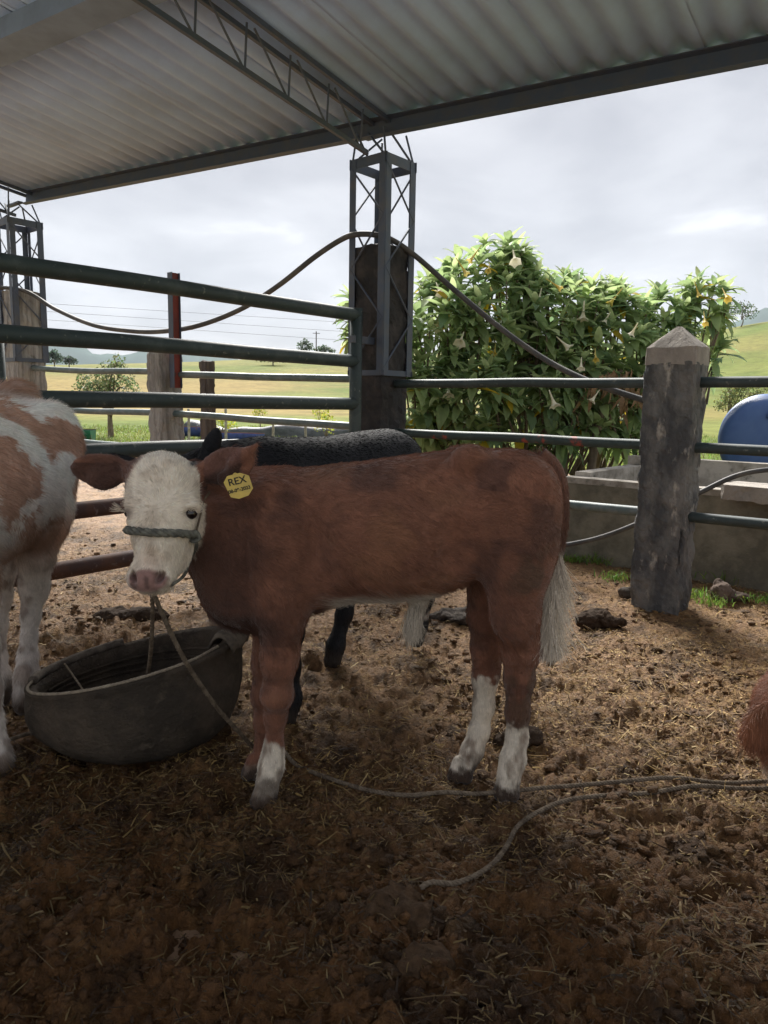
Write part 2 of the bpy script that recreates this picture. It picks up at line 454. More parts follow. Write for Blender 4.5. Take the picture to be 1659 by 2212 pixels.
def rough_post(V, seed, amp):
    return V + amp * np.stack([fbm(V * np.array([14, 14, 9]) + 7 * k, 3, seed + k) for k in range(3)], -1)
def concrete_body(c, ax, w, d, z0, z1, seed, amp=0.012, step=0.03, cap=0.0, chip=0.0):
    """a weathered post: subdivided box, uneven edges, optional pyramid top; returns V,F"""
    nz = max(3, int((z1 - z0) / step)); na, nb = max(3, int(w / step)), max(3, int(d / step))
    ring = [(-1 + 2 * i / na, -1) for i in range(na)] + [(1, -1 + 2 * i / nb) for i in range(nb)] + \
           [(1 - 2 * i / na, 1) for i in range(na)] + [(-1, 1 - 2 * i / nb) for i in range(nb)]
    ring = np.array(ring, float); m = len(ring); V = []
    lv = [(z0 + (z1 - z0) * i / nz, 1.0) for i in range(nz + 1)]
    if cap: lv += [(z1 + cap * k, 1 - k * 0.93) for k in (0.2, 0.45, 0.7, 0.9, 1.0)]
    for z, s in lv:
        q = ring.copy(); L = np.abs(q[:, 0] * q[:, 1])          # round the arrises
        q = q * (1 - 0.05 * smooth(0.8, 1, L))[:, None]
        if chip and z < z1 - 0.12:
            cn = smooth(0.25, 0.8, vnoise(np.stack([ring[:, 0] * 2, ring[:, 1] * 2, np.full(m, z * 7.0)], -1), seed + 50))
            q = q * (1 - chip * cn * smooth(0.8, 1, L))[:, None]
        V.append(c + (q[:, :1] * w / 2 * s) * ax[0] + (q[:, 1:] * d / 2 * s) * ax[1] + np.array([0, 0, z]))
    V = np.concatenate(V)
    V = rough_post(V, seed, amp) + amp * .40 * np.stack([fbm(V * 48 + 5 * k, 2, seed + 70 + k) for k in range(3)], -1)
    F = [(i * m + j, i * m + (j + 1) % m, (i + 1) * m + (j + 1) % m, (i + 1) * m + j) for i in range(len(lv) - 1) for j in range(m)]
    F.append(tuple(range((len(lv) - 1) * m, len(lv) * m)))
    return V, F

def lattice_column(c, zt, zb, zc, zk, side, label, conc):
    root = empty('lattice_column', c); tag(root, label, 'column', 'lattice columns under the eave')
    ax = np.stack([FF, FG, np.array([0, 0, 1.0])])
    V, F = concrete_body(c, ax, side * 0.90, side * 0.90, -0.05, zc, 21 + int(abs(c[0])), 0.012, 0.035, 0.03, 0.12)
    b = MB(); b.add(V, F); b.build('concrete_post', conc, root, smoothf=False)
    h = side / 2
    P = {(a, d): c + FF * a * h + FG * d * h for a in (-1, 1) for d in (-1, 1)}
    t, w = 0.006, 0.058
    for (a, d), p in P.items():
        b = MB(); zm, hh = (zt + zb) / 2, zt - zb
        b.box(p + np.array([0, 0, zm]) - FF * a * w / 2, (w, t, hh), ax); b.box(p + np.array([0, 0, zm]) - FG * d * (w / 2 + t), (t, w, hh), ax)
        b.build('angle_leg', M_STEEL, root)
    for z in (zt - 0.03, zb + 0.02):
        for (p, q) in (((-1, -1), (1, -1)), ((1, -1), (1, 1)), ((1, 1), (-1, 1)), ((-1, 1), (-1, -1))):
            A, B = P[p], P[q]; dr = nrm(B - A); nn = np.array([dr[1], -dr[0], 0])
            hb = 0.07 if z > zm else 0.04
            b = MB(); b.box((A + B) / 2 + np.array([0, 0, z]) + nn * 0.006, (side + 0.02, 0.006, hb), np.stack([dr, nn, np.array([0, 0, 1.0])])); b.build('frame_bar', M_STEEL, root)
    for (p, q) in (((-1, -1), (1, -1)), ((1, -1), (1, 1)), ((1, 1), (-1, 1)), ((-1, 1), (-1, -1))):
        A, B = P[p], P[q]; k = 4; dz = (zt - zb - 0.12) / k
        for i in range(k):
            z0 = zb + 0.06 + i * dz; a, e = (A, B) if i % 2 else (B, A)
            b = MB(); b.tube([a * 0.96 + e * 0.04 + np.array([0, 0, z0]), a * 0.04 + e * 0.96 + np.array([0, 0, z0 + dz])], 0.0075, 6); b.build('brace', M_STEEL, root)
    # splayed struts carrying the eave
    zE = zk
    top = lambda s, g: c + FF * s + FG * g + np.array([0, 0, zE])
    for s0, g0, s1, g1 in ((1, -1, .12, -.16), (1, -1, .06, .05), (-1, -1, .06, -.10), (-1, -1, -.12, -.14), (-1, 1, -.10, -.05), (-1, 1, -.13, .10), (1, 1, .1, .1), (0, -1, .13, -.15)):
        b = MB(); b.tube([c + FF * s0 * h * .93 + FG * g0 * h * .93 + np.array([0, 0, zt - 0.02]), top(s1, g1)], 0.0085, 6); b.build('strut', M_STEEL, root)
    b = MB(); b.box(top(0, -0.03), (0.30, 0.05, 0.02), ax); b.build('bearing_plate', M_STEEL, root)
    return root
lattice_column(COLC, 2.955, 1.40, 2.34, 3.14, 0.345, 'dark lattice steel column the gate hinges on, beside the flowering bush', M_DARKCONC)
lattice_column(COLL, 3.07, 1.575, 2.33, 3.25, 0.36, 'weathered lattice steel column at the far left end of the roof', M_OLDWOOD)
# paler bare concrete at the foot of the centre column shows below its frame

def post(name, c, w, d, z1, cap, seed, m, label, grp=None, ax=None, mcap=None, zband=None, amp=0.012, chip=0.22):
    root = empty(name, c); tag(root, label, 'post', grp)
    ax = np.stack([FF, FG]) if ax is None else ax
    if mcap is None:
        V, F = concrete_body(c, ax, w, d, -0.06, z1, seed, amp, 0.022, cap, chip); b = MB(); b.add(V, F); b.build('post_shaft', m, root)
    else:
        V, F = concrete_body(c, ax, w, d, -0.06, zband, seed, amp, 0.014, 0, chip); b = MB(); b.add(V, F); b.build('post_shaft', m, root)
        V, F = concrete_body(c, ax, w * 1.012, d * 1.012, zband - 0.01, z1, seed + 3, amp * 0.35, 0.018, cap, 0.03); b = MB(); b.add(V, F); b.build('post_cap', mcap, root)
    return root
POSTC = np.array([1.705, 4.43, 0.0])
post('concrete_post', POSTC, 0.296, 0.240, 1.545, 0.125, 61, M_TAR, 'thick tarred concrete post with a bare pyramid top, nearest on the right', mcap=M_CONC, zband=1.455, amp=0.010, chip=0.24)
POSTM = np.array([-2.03, 6.88, 0.0])
post('timber_post', POSTM, 0.235, 0.235, 1.60, 0.15, 75, M_OLDWOOD, 'grey weathered square post with pointed top in the middle of the left fence')
c = POSTM + np.array([0.13, -0.12, 0])
r_ = empty('steel_upright', (c[0], c[1], 1.30)); tag(r_, 'red oxide steel upright fixed to the grey square post', 'upright')
b = MB(); ax3 = np.stack([FF, FG, np.array([0, 0, 1.0])])
for zz, hh, m in ((1.80, 1.0, M_REDPOST),):
    b.box(c + np.array([0, 0, zz]), (0.045, 0.075, hh), ax3); b.build('web', m, r_)
    for s in (-1, 1):
        b = MB(); b.box(c + np.array([0, 0, zz]) + FG * s * 0.04 - FF * 0.012, (0.07, 0.005, hh), ax3); b.build('flange', M_STEEL, r_)
c = at(449, 860, 10.0); c[2] = 0
post('timber_post', c, 0.15, 0.15, 1.70, 0.02, 91, M_DARKWOOD, 'narrow dark timber post beyond the fence, right of the grey one', amp=0.01)

def pipe(name, a, b_, r, m, parent, bend=0.0, n=12):
    t = np.linspace(0, 1, 14); P = np.asarray(a)[None] * (1 - t[:, None]) + np.asarray(b_)[None] * t[:, None]
    P = P + np.array([0, 0, 1]) * (bend * np.sin(t * math.pi))[:, None] + 0.003 * np.stack([vnoise(np.stack([t * 4, t * 0 + k, t * 0 + a[0]], -1), 5) for k in range(3)], -1)
    mb = MB(); mb.tube(P, r, n); return mb.build(name, m, parent, smoothf=True)
def rail_fence(label, A, B, zs, r, mats, grp='pipe rail fences between posts', bend=0.0):
    A = np.array([A[0], A[1], 0.0]); B = np.array([B[0], B[1], 0.0])
    root = empty('pipe_fence', (A + B) / 2); tag(root, label, 'fence', grp)
    for (za, zb), m in zip(zs, mats):
        pipe('rail', A + np.array([0, 0, za]), B + np.array([0, 0, zb]), r, m, root, bend)
    return root
rail_fence('green pipe rails worn red between the dark column and the tarred post', COLC + np.array([.12, -.12, 0]), POSTC, [(1.345, 1.348), (0.979, 0.977), (0.555, 0.566)], 0.031, [M_GREEN, M_GREENRED, M_TEAL])
rail_fence('dark green pipe rails running out of view right of the tarred post', POSTC, POSTC - FF * 2.6, [(1.35, 1.345), (0.975, 0.965), (0.562, 0.585)], 0.031, [M_GREEN, M_GREEN, M_GREEN])
_tp = lambda x, y, Y: at(x, y, Y)[2]
rail_fence('pale teal pipe rails between the grey square post and the dark column', POSTM, COLC, [(_tp(365, 808, 6.75), _tp(742, 820, 5.9)), (_tp(360, 893, 6.75), _tp(740, 923, 5.9)), (0.64, 0.60)], 0.030, [M_TEAL, M_TEAL, M_TEAL])
rail_fence('pale teal pipe rails between the far left column and the grey square post', COLL, POSTM, [(_tp(80, 793, 8.2), _tp(300, 803, 7.05)), (_tp(95, 880, 8.2), _tp(300, 890, 7.05)), (_tp(150, 946, 7.8), _tp(300, 967, 7.05))], 0.030, [M_TEAL, M_TEAL, M_TEAL], bend=-0.015)

def gate():
    H0 = np.array([-0.225, 5.50, 0.0])
    root = empty('pipe_gate', H0); tag(root, 'green pipe gate with six rails swinging from the dark column', 'gate')
    L = 3.35; zs = [1.825, 1.497, 1.190, 0.915, 0.610, 0.306]; ms = [M_GREEN, M_GREEN, M_GREEN, M_GREEN, M_RUST, M_RUST]
    for z, m in zip(zs, ms):
        pipe('rail', H0 + np.array([0, 0, z]), H0 - FG * L + np.array([0, 0, z]), 0.045, m, root, n=14)
    mb = MB(); mb.tube([H0 + np.array([0, 0, 0.2]), H0 + np.array([0, 0, 1.2]), H0 + np.array([0, 0, 1.87])], 0.046, 14); mb.build('hinge_post', M_GREEN, root, smoothf=True)
    E_ = H0 - FG * (L + 0.05); mb = MB(); mb.tube([E_ + np.array([0, 0, 0.2]), E_ + np.array([0, 0, 1.2]), E_ + np.array([0, 0, 1.9])], 0.046, 14); mb.build('end_post', M_GREEN, root, smoothf=True)
    for z in (1.65, 0.75):
        mb = MB(); mb.box((H0 + COLC + np.array([-.05, -.15, 0])) / 2 + np.array([0, 0, z]), (0.05, 0.30, 0.05), np.stack([FF, FG, np.array([0, 0, 1.0])])); mb.build('hinge', M_STEEL, root)
gate()
p0 = at(2, 800, 7.2)
r_ = empty('pipe_upright', (p0[0], p0[1], 0)); tag(r_, 'dark upright pipe at the left picture edge beside the far column', 'upright')
mb = MB(); mb.tube([(p0[0], p0[1], 0), (p0[0], p0[1], 0.9), (p0[0], p0[1], 1.78)], 0.042, 12); mb.build('pipe_shaft', M_GREEN, r_, smoothf=True)
mb = MB(); mb.tube([(p0[0], p0[1], 1.78), (p0[0], p0[1], 1.80)], 0.046, 12); mb.build('pipe_cap', M_STEEL, r_, smoothf=True)

# hose slung from column to column, and its lower run along the trough
def hose(name, P, r, label, n=10):
    mb = MB(); mb.tube(catmull(P, n), r, 10)
    o = mb.build(name, M_HOSE, loc=P[0], smoothf=True); tag(o, label, 'hose'); return o
hp = [at(-60, 622, 8.3), at(45, 626, 8.25), at(120, 668, 8.0), at(200, 702, 7.5), at(280, 715, 7.2), at(350, 716, 6.95), at(430, 703, 6.7), at(520, 668, 6.4), at(600, 618, 6.1), at(680, 555, 5.85),
      at(740, 516, 5.70), at(775, 506, 5.66), at(815, 508, 5.66), at(850, 520, 5.70), at(900, 555, 5.75), at(980, 625, 5.75), at(1080, 708, 5.6), at(1180, 778, 5.4), at(1280, 827, 5.15), at(1390, 864, 4.95), at(1440, 878, 4.8)]
hose('slung_hose', hp, 0.021, 'black hose slung between the columns and down past the bush')
hp = [at(1150, 1195, 5.2), at(1205, 1181, 5.1), at(1290, 1163, 5.0), at(1370, 1134, 4.9), at(1440, 1100, 4.85), at(1520, 1060, 4.8), at(1590, 1028, 4.75), at(1659, 1015, 4.7), at(1760, 1012, 4.6)]
hose('low_hose', hp, 0.017, 'grey hose along the concrete trough behind the tarred post')

# concrete trough behind the right-hand fence
def trough():
    A = np.array([1.42, 5.86, 0.0]); D = -FF                 # along the front wall, to the right and nearer
    root = empty('concrete_trough', A); tag(root, 'long mossy concrete water trough behind the right fence', 'trough')
    ax = np.stack([D, FG, np.array([0, 0, 1.0])])
    L, W, t = 4.2, 1.35, 0.13
    def wall(c, size, seed, name, m):
        mb = MB(); bm = bmesh.new(); bmesh.ops.create_cube(bm, size=1.0)
        bmesh.ops.subdivide_edges(bm, edges=bm.edges[:], cuts=1, use_grid_fill=True)
        V = np.array([v.co[:] for v in bm.verts]) * np.array(size); F = [tuple(v.index for v in f.verts) for f in bm.faces]; bm.free()
        mb.add(c + V @ ax, F); return mb.build(name, m, root)
    Z = np.array([0, 0, 1.0])
    wall(A + D * L / 2 + FG * t / 2 + Z * 0.285, (L, t, 0.63), 1, 'front_wall', M_MOSS)
    wall(A + D * L / 2 + FG * t / 2 + Z * 0.622, (L + 0.01, t + 0.012, 0.045), 2, 'front_coping', M_TROUGHTOP)
    wall(A + D * (L / 2 + .02) + FG * (W - t / 2) + Z * 0.36, (L, t, 0.80), 3, 'back_wall', M_TROUGHTOP)
    wall(A + D * 0.10 + FG * (W / 2) + Z * 0.33, (t, W - 2 * t - 0.01, 0.70), 5, 'cross_wall', M_TROUGHTOP)
    wall(A + D * L / 2 + FG * (W / 2) + Z * 0.06, (L - .1, W - 2 * t - 0.02, 0.12), 6, 'trough_floor', M_MOSS)
    V, F = concrete_body(A + D * 1.62 + FG * -0.03, np.stack([D, FG]), 0.75, 0.36, 0.60, 0.70, 5, 0.01, 0.03, 0, 0.1)
    mb = MB(); mb.add(V, F); mb.build('ledge_slab', M_CONC, root)
trough()
# blue plastic water drum standing past the trough
def drum():
    c = at(1656, 954, 7.6); rad = pxr(95, c)
    axis = nrm(np.array([0.42, 0.90, 0.06])); b0 = c.copy(); b0[2] = c[2] - rad
    m = mat('blue_drum_plastic', (0.06, 0.12, 0.30), 0.45, (0.08, 0.15, 0.34), 3, (0.4, 0.6), spec=0.4, bump=(14, 0.15, 0.01))
    root = empty('water_drum', (b0[0], b0[1], 0.0)); tag(root, 'blue plastic drum lying on boards beyond the concrete trough', 'drum')
    S = [(0.0, 0.0), (0.012, 0.55), (0.03, 0.86), (0.07, 0.965), (0.12, 1.0), (0.36, 1.0), (0.38, 1.025), (0.42, 1.025), (0.44, 1.0), (0.70, 1.0), (0.72, 1.025), (0.76, 1.025), (0.78, 1.0), (1.0, 1.0), (1.05, 0.96), (1.09, 0.86), (1.11, 0.5), (1.12, 0.0)]
    mb = MB(); mb.tube(np.array([c + axis * (s - 0.2) for s, _ in S]), np.array([max(1e-4, k) * rad for _, k in S]), 48); mb.build('drum_shell', m, root, smoothf=True)
    mb = MB(); q = c + axis * -0.19 + np.array([0, 0, rad * 0.62]); mb.tube([q - axis * 0.03, q + axis * 0.03], 0.035, 12); mb.build('bung', m, root, smoothf=True)
    for k, col in ((-0.16, (0.34, 0.30, 0.27)), (0.03, (0.26, 0.17, 0.15)), (0.2, (0.38, 0.36, 0.35)), (-0.33, (0.36, 0.33, 0.30))):
        p = c + np.array([k * 1.9 + 0.1, 0.1, 0]); zt = b0[2] + 0.02 + 0.5 * abs(k) * 0.3
        mb = MB(); mb.box((p[0], p[1], zt / 2), (0.13, 0.05, zt)); mb.build('support_board', mat('drum_board', col, 0.9, tuple(x * .6 for x in col), 12, (0.4, .6), stretch=(3, 3, .3)), root)
drum()
# ================================================================== planting and the far field
def leaf_shape(L, W, droop, fold, seg=6, twist=0.0):
    t = np.linspace(0, 1, seg + 1); w = W * np.sin(np.clip(t, 0.0, 1) ** 0.72 * math.pi) ** 0.8 * (1 - 0.25 * t); w[0] = W * .06; w[-1] = W * 0.01
    ang = droop * t ** 1.3; dx = np.cos(ang); dz = -np.sin(ang)
    x = np.concatenate([[0], np.cumsum((dx[1:] + dx[:-1]) / 2 * L / seg)]); z = np.concatenate([[0], np.cumsum((dz[1:] + dz[:-1]) / 2 * L / seg)])
    V, F = [], []
    for i in range(seg + 1):
        tw = twist * t[i]; up = fold * w[i]
        for s in (-1, 0, 1):
            y = s * w[i]; zz = (up if s else 0) + .12 * W * math.sin(9 * t[i] + s) * (s != 0)
            V.append((x[i] + zz * math.sin(ang[i]) , y * math.cos(tw) - zz * math.sin(tw), z[i] + zz * math.cos(ang[i]) + y * math.sin(tw)))
    for i in range(seg):
        for s in (0, 1):
            a = i * 3 + s; F.append((a, a + 1, a + 4, a + 3))
    return np.array(V), np.array(F)
def frame_for(d, up=(0, 0, 1), roll=0.0):
    d = nrm(d); u = np.asarray(up, float); n = u - d * (u @ d)
    if np.linalg.norm(n) < 1e-3: n = np.array([1.0, 0, 0]) - d * d[0]
    n = nrm(n); s = np.cross(n, d); c_, s_ = math.cos(roll), math.sin(roll)
    return np.stack([d, s * c_ + n * s_, n * c_ - s * s_])        # rows: length, side, normal
LEAFM = mat('bush_leaf', (0.1, 0.2, 0.05), 0.5, attr='paint', col2=0.85, nscale=22, npos=(.4, .65), spec=0.4, trans=0.55)
PETALM = mat('trumpet_petal', (0.80, 0.74, 0.55), 0.6, (0.84, 0.80, 0.66), 14, (.4, .65), spec=0.2, trans=0.35)
PETALY = mat('yellow_trumpet_petal', (0.62, 0.47, 0.10), 0.6, (0.66, 0.55, 0.22), 14, (.4, .65), spec=0.2, trans=0.35)
BARKM = mat('pale_bark', (0.22, 0.17, 0.12), 0.9, (0.13, 0.10, 0.075), 18, (.4, .62), stretch=(1, 1, .4), bump=(60, .6, .006))

def bush():
    rng = np.random.default_rng(23); Yb = 8.0
    root_p = np.array([2.0, 8.2, 0.0]); root = empty('trumpet_bush', root_p)
    tag(root, 'big leafy trumpet-flower bush with hanging cream flowers behind the fence', 'bush')
    # lobes of the crown: px centre, px radii, depth
    lobes = [(1110, 705, 215, 135, 7.75, 44), (1290, 765, 140, 110, 7.85, 26), (1045, 650, 150, 120, 8.0, 46), (935, 720, 80, 130, 7.6, 26), (900, 860, 75, 100, 7.4, 22), (1180, 690, 110, 95, 8.1, 34), (1320, 700, 95, 95, 8.2, 30), (1180, 830, 160, 110, 7.7, 52),
             (1010, 850, 130, 95, 7.5, 40), (1330, 850, 80, 90, 7.9, 24), (1520, 660, 62, 60, 8.4, 20), (1440, 745, 60, 60, 8.3, 12), (1440, 690, 62, 70, 8.3, 18), (1420, 800, 60, 70, 8.1, 16), (1250, 640, 70, 50, 8.2, 14), (1000, 930, 120, 45, 7.6, 16), (1200, 930, 130, 45, 7.7, 18), (1340, 930, 60, 45, 7.8, 8), (880, 930, 60, 45, 7.5, 8), (770, 690, 28, 70, 8.6, 8), (1545, 770, 26, 40, 8.3, 5), (1075, 580, 90, 62, 8.1, 20)]
    stems, tips = [], []
    for x, y, rx, ry, Y, n in lobes:
        c = at(x, y, Y); ax, az = pxr(rx, c), pxr(ry, c); ay = min(.5, (ax + az) / 2)
        for k in range(int(n * 1.25)):
            v = nrm(rng.normal(size=3)); 
            if v[1] > 0.55: v[1] *= -1
            rad = rng.uniform(.74, 1.0)
            p = c + v * np.array([ax, ay, az]) * rad
            tips.append((p, nrm(v * np.array([1, 1, .8]) + np.array([0, -.1, .75])), rad))
    shapes = [leaf_shape(1.0, .19, .75, .32), leaf_shape(1.0, .22, 1.15, .25, twist=.25), leaf_shape(1.0, .17, .45, .40, twist=-.25)]
    greens = [np.array(c) for c in ((.27, .385, .17), (.335, .45, .20), (.41, .52, .235), (.21, .32, .165), (.47, .56, .27))]
    yel = np.array((.62, .45, .04))
    place = []
    for p, d, rad in tips:
        m = int(rng.integers(7, 11)); a0 = rng.uniform(0, 6.28); fr = frame_for(d, (0.3, .2, 1)); s = rng.uniform(.8, 1.15)
        for j in range(m):
            a = a0 + j * 2.4; h = j / m; el = .22 + 1.05 * h                          # lower leaves spread, upper stand
            dr = nrm(fr[0] * math.sin(el) + (fr[1] * math.cos(a) + fr[2] * math.sin(a)) * math.cos(el) + np.array([0, 0, -.12 * (1 - h)]))
            L = s * (.29 - .12 * h) * rng.uniform(.8, 1.15)
            ci = 4 if h > .8 else int(rng.choice([0, 1, 2, 3], p=[.25, .32, .28, .15]))
            isy = (h < .25) and rng.random() < .07
            place.append((p - d * .10 * (1 - h), dr, L, int(rng.integers(3)), -1 if isy else ci, rng.uniform(-.35, .35)))
        stems.append((p, d))
    # the 300 leaves that show largest: nearest to the open side
    def show(q): return (q[0][1] - .35 * q[2])
    dist = np.array([show(q) + .5 * abs(0) for q in place])
    order = np.argsort(dist); first = set(order[:300].tolist())
    vis = {}
    for si in range(3):
        for ci in range(-1, 5):
            c = yel if ci < 0 else greens[ci]; V, F = shapes[si]
            cc = np.tile(c, (len(V), 1)) * (1 + .25 * np.abs(V[:, 1:2]) / .19 - .1); vis[(si, ci)] = mesh_np('leaf', V, F, LEAFM, True, cc)
    VV, FF_, CC, n0 = [], [], [], 0
    for i, (p, dr, L, si, ci, rl) in enumerate(place):
        A = frame_for(dr, roll=rl)
        if i in first:
            o = link('leaf', vis[(si, ci)], root)
            o.matrix_local = Matrix.Translation(Vector(p - root_p)) @ Matrix(A.T.tolist()).to_4x4() @ Matrix.Scale(L, 4)
        else:
            V, F = shapes[si]; VV.append(p + (V * L) @ A); FF_.append(F + n0); n0 += len(V)
            c = (yel if ci < 0 else greens[ci]) * rng.uniform(.8, 1.2); CC.append(np.tile(c, (len(V), 1)))
    me = mesh_np('foliage', np.concatenate(VV) - root_p, np.concatenate(FF_), LEAFM, True, np.concatenate(CC)); fo = link('foliage', me, root); fo['kind'] = 'stuff'
    # woody stems
    feet = [root_p + np.array([dx, dy, 0]) for dx, dy in ((-1.6, -.1), (-1.0, .1), (-.3, -.2), (.3, .1), (.9, -.1), (1.3, .1))]
    for k, (p, d) in enumerate(stems):
        if k % 2: continue
        ft = min(feet, key=lambda q: np.linalg.norm((q - p)[:2]) + rng.uniform(0, .6))
        mid = ft * .45 + p * .55 + np.array([0, 0, -.12]) + rng.normal(size=3) * .05
        if k % 12 == 0:
            mb = MB(); mb.tube(catmull([ft, mid, p], 5), np.linspace(.035, .010, 11), 6); mb.build('stem', BARKM, root, smoothf=True)
        else:
            mb = MB(); mb.tube(catmull([mid, mid * .4 + p * .6 + rng.normal(size=3) * .02, p], 4), np.linspace(.014, .006, 9), 5); mb.build('twig', BARKM, root, smoothf=True)
    st = [at(1268, 990, 7.5), at(1290, 930, 7.45), at(1318, 860, 7.5), at(1340, 800, 7.6)]; st[0][2] = 0
    mb = MB(); mb.tube(catmull(st, 6), np.linspace(.05, .03, 19), 8); mb.build('trunk', BARKM, root, smoothf=True)
    st = [at(1225, 990, 7.6), at(1222, 930, 7.6), at(1235, 860, 7.7)]; st[0][2] = 0
    mb = MB(); mb.tube(catmull(st, 6), np.linspace(.04, .02, 13), 8); mb.build('trunk', BARKM, root, smoothf=True)
    # dry hanging leaves on the right
    DRY = mat('dry_leaf', (.36, .24, .13), .9, (.22, .14, .08), 20, (.4, .6), trans=.2)
    Vd, Fd, n0 = [], [], 0
    for k in range(110):
        p = at(rng.normal() * 45 + 1340, 795 + rng.gamma(2, 16), rng.uniform(7.15, 7.7)); A = frame_for(nrm(np.array([rng.normal() * .35, -.25 + rng.normal() * .2, -1])), (rng.normal(), -1, 0)); V, F = shapes[int(rng.integers(3))]
        V = (V * np.array([1, .55, 1]) * rng.uniform(.12, .24)) @ A + p; Vd.append(V); Fd.append(F + n0); n0 += len(V)
    q = link('dry_leaves', mesh_np('dry_leaves', np.concatenate(Vd) - root_p, np.concatenate(Fd), DRY, True), root); q['kind'] = 'stuff'
    # trumpet flowers
    fl = [(942, 628, 0), (1040, 548, 1), (985, 575, 1), (1108, 558, 0), (1058, 585, 1), (1002, 735, 0), (886, 790, 0), (1012, 850, 0), (1035, 858, 0), (968, 842, 0), (1070, 760, 1), (1040, 655, 0), (1202, 745, 0), (1256, 790, 0), (1186, 860, 0), (1175, 690, 0), (1238, 640, 1),
          (1262, 668, 0), (1285, 770, 1), (1345, 640, 1), (1320, 690, 0), (1378, 715, 0), (1180, 620, 1), (1500, 625, 1), (1560, 640, 1), (1520, 690, 1), (1415, 880, 1), (1100, 700, 0), (950, 700, 0), (1295, 860, 0), (1170, 640, 0)]
    S = np.array([(0, .010), (.10, .013), (.30, .016), (.50, .022), (.68, .034), (.82, .055), (.93, .082), (1.0, .105)]); nf = 15
    V = []
    for k, (s, r0) in enumerate(S):
        for j in range(nf):
            a = 2 * math.pi * j / nf; lobe = 1 + (.30 * (.5 + .5 * math.cos(5 * a)) - .08) * smooth(.8, 1, s)
            V.append((s - .10 * smooth(.85, 1, s) * (1 - math.cos(5 * a)) * .5, r0 * lobe * math.cos(a), r0 * lobe * math.sin(a)))
    F = np.array([(k * nf + j, k * nf + (j + 1) % nf, (k + 1) * nf + (j + 1) % nf, (k + 1) * nf + j) for k in range(len(S) - 1) for j in range(nf)])
    fm = [mesh_np('trumpet_flower', np.array(V) * np.array([.85, 2.3, 2.3]), F, PETALM, True), mesh_np('trumpet_flower', np.array(V) * np.array([.95, 1.4, 1.4]), F, PETALY, True)]
    for x, y, kd in fl:
        p = at(x, y - 18, 7.05 + rng.uniform(-.1, .25)) if y > 700 else at(x, y - 18, 7.45 + rng.uniform(-.1, .2))
        d = nrm(np.array([rng.normal() * .6, -.45 + rng.normal() * .45, -1])); A = frame_for(d, (1, 0, 0)); o = link('trumpet_flower', fm[kd], root)
        o.matrix_local = Matrix.Translation(Vector(p - root_p)) @ Matrix(A.T.tolist()).to_4x4() @ Matrix.Scale(rng.uniform(.14, .25), 4)
bush()

def small_tree(name, label, base, H, crown, leafcol, n, leaf, seed, grp=None, cat='tree', trunk_r=.05, lean=(0, 0), bark=None, open_=0.0):
    """tapered trunk and limbs, crown of separate small leaves in lobes; crown = list of (dx, dy, z, rx, rz)"""
    rng = np.random.default_rng(seed); base = np.asarray(base, float); root = empty(name, base); tag(root, label, cat, grp)
    bark = bark or BARKM
    top = base + np.array([lean[0], lean[1], H * .55])
    mb = MB(); mb.tube(catmull([base + np.array([0, 0, -.1]), base * .6 + top * .4 + rng.normal(size=3) * .03 * H, top], 6), np.linspace(trunk_r * 1.25, trunk_r * .55, 13), 8); mb.build('trunk', bark, root, smoothf=True)
    for (dx, dy, z, rx, rz) in crown:
        c = base + np.array([dx, dy, z]); mb = MB(); mb.tube(catmull([base * .5 + top * .5, (top + c) / 2 + rng.normal(size=3) * .03 * H, c], 4), np.linspace(trunk_r * .6, trunk_r * .15, 9), 6); mb.build('limb', bark, root, smoothf=True)
    tot = sum(c[3] * c[3] * c[4] for c in crown) ; Vs, Fs, Cs, n0 = [], [], [], 0
    q = np.array([(-.5, 0, 0), (0, -.28, .06), (.5, 0, 0), (0, .28, .06)])
    for (dx, dy, z, rx, rz) in crown:
        m = int(n * rx * rx * rz / tot)
        v = nrm(rng.normal(size=(m, 3))) * (rng.random(m) ** .45)[:, None]
        P = base + np.array([dx, dy, z]) + v * np.array([rx, rx, rz])
        keep = fbm(P * (2.2 / max(rx, .2)), 2, seed) > -.25 + open_; P = P[keep]; m = len(P)
        if m == 0: continue
        A = nrm(rng.normal(size=(m, 3)) + np.array([0, 0, -.2])); B = nrm(np.cross(A, rng.normal(size=(m, 3)))); N = np.cross(A, B); s = leaf * rng.uniform(.6, 1.3, m)
        W = P[:, None] + s[:, None, None] * (q[None, :, :1] * A[:, None] + q[None, :, 1:2] * B[:, None] + q[None, :, 2:] * N[:, None])
        Vs.append(W.reshape(-1, 3)); Fs.append((np.arange(m * 4).reshape(m, 4) + n0)); n0 += 4 * m
        c = np.asarray(leafcol) * rng.uniform(.6, 1.4, m)[:, None] * (1 + .3 * rng.normal(size=(m, 3)) * np.array([.6, .3, .3])); Cs.append(np.repeat(np.clip(c, .01, .8), 4, 0))
    o = link('crown', mesh_np('crown', np.concatenate(Vs) - base, np.concatenate(Fs), LEAFM, False, np.concatenate(Cs)), root)
    return root
def on_land(x, y, r):
    """ground point seen along a direction of the picture at distance r"""
    d = ray(x, y); p = d[:2] / np.linalg.norm(d[:2]) * r
    return np.array([p[0], p[1], float(land_z(np.array(p[0]), np.array(p[1])))])
b0 = on_land(238, 880, 26); k = 26 / FPX
small_tree('small_tree', 'small open grey-green tree in the pasture, left of the grey post', b0, 2.4, [(-.55, 0, 1.75, .55, .5), (.1, .2, 2.0, .6, .55), (.6, -.1, 1.6, .5, .45), (-.15, -.2, 1.5, .6, .4), (.3, 0, 2.45, .3, .35), (-1.0, 0, 1.45, .4, .3)], (.16, .20, .09), 3600, .10, 31, trunk_r=.09, open_=.1)
b0 = on_land(1574, 812, 40)
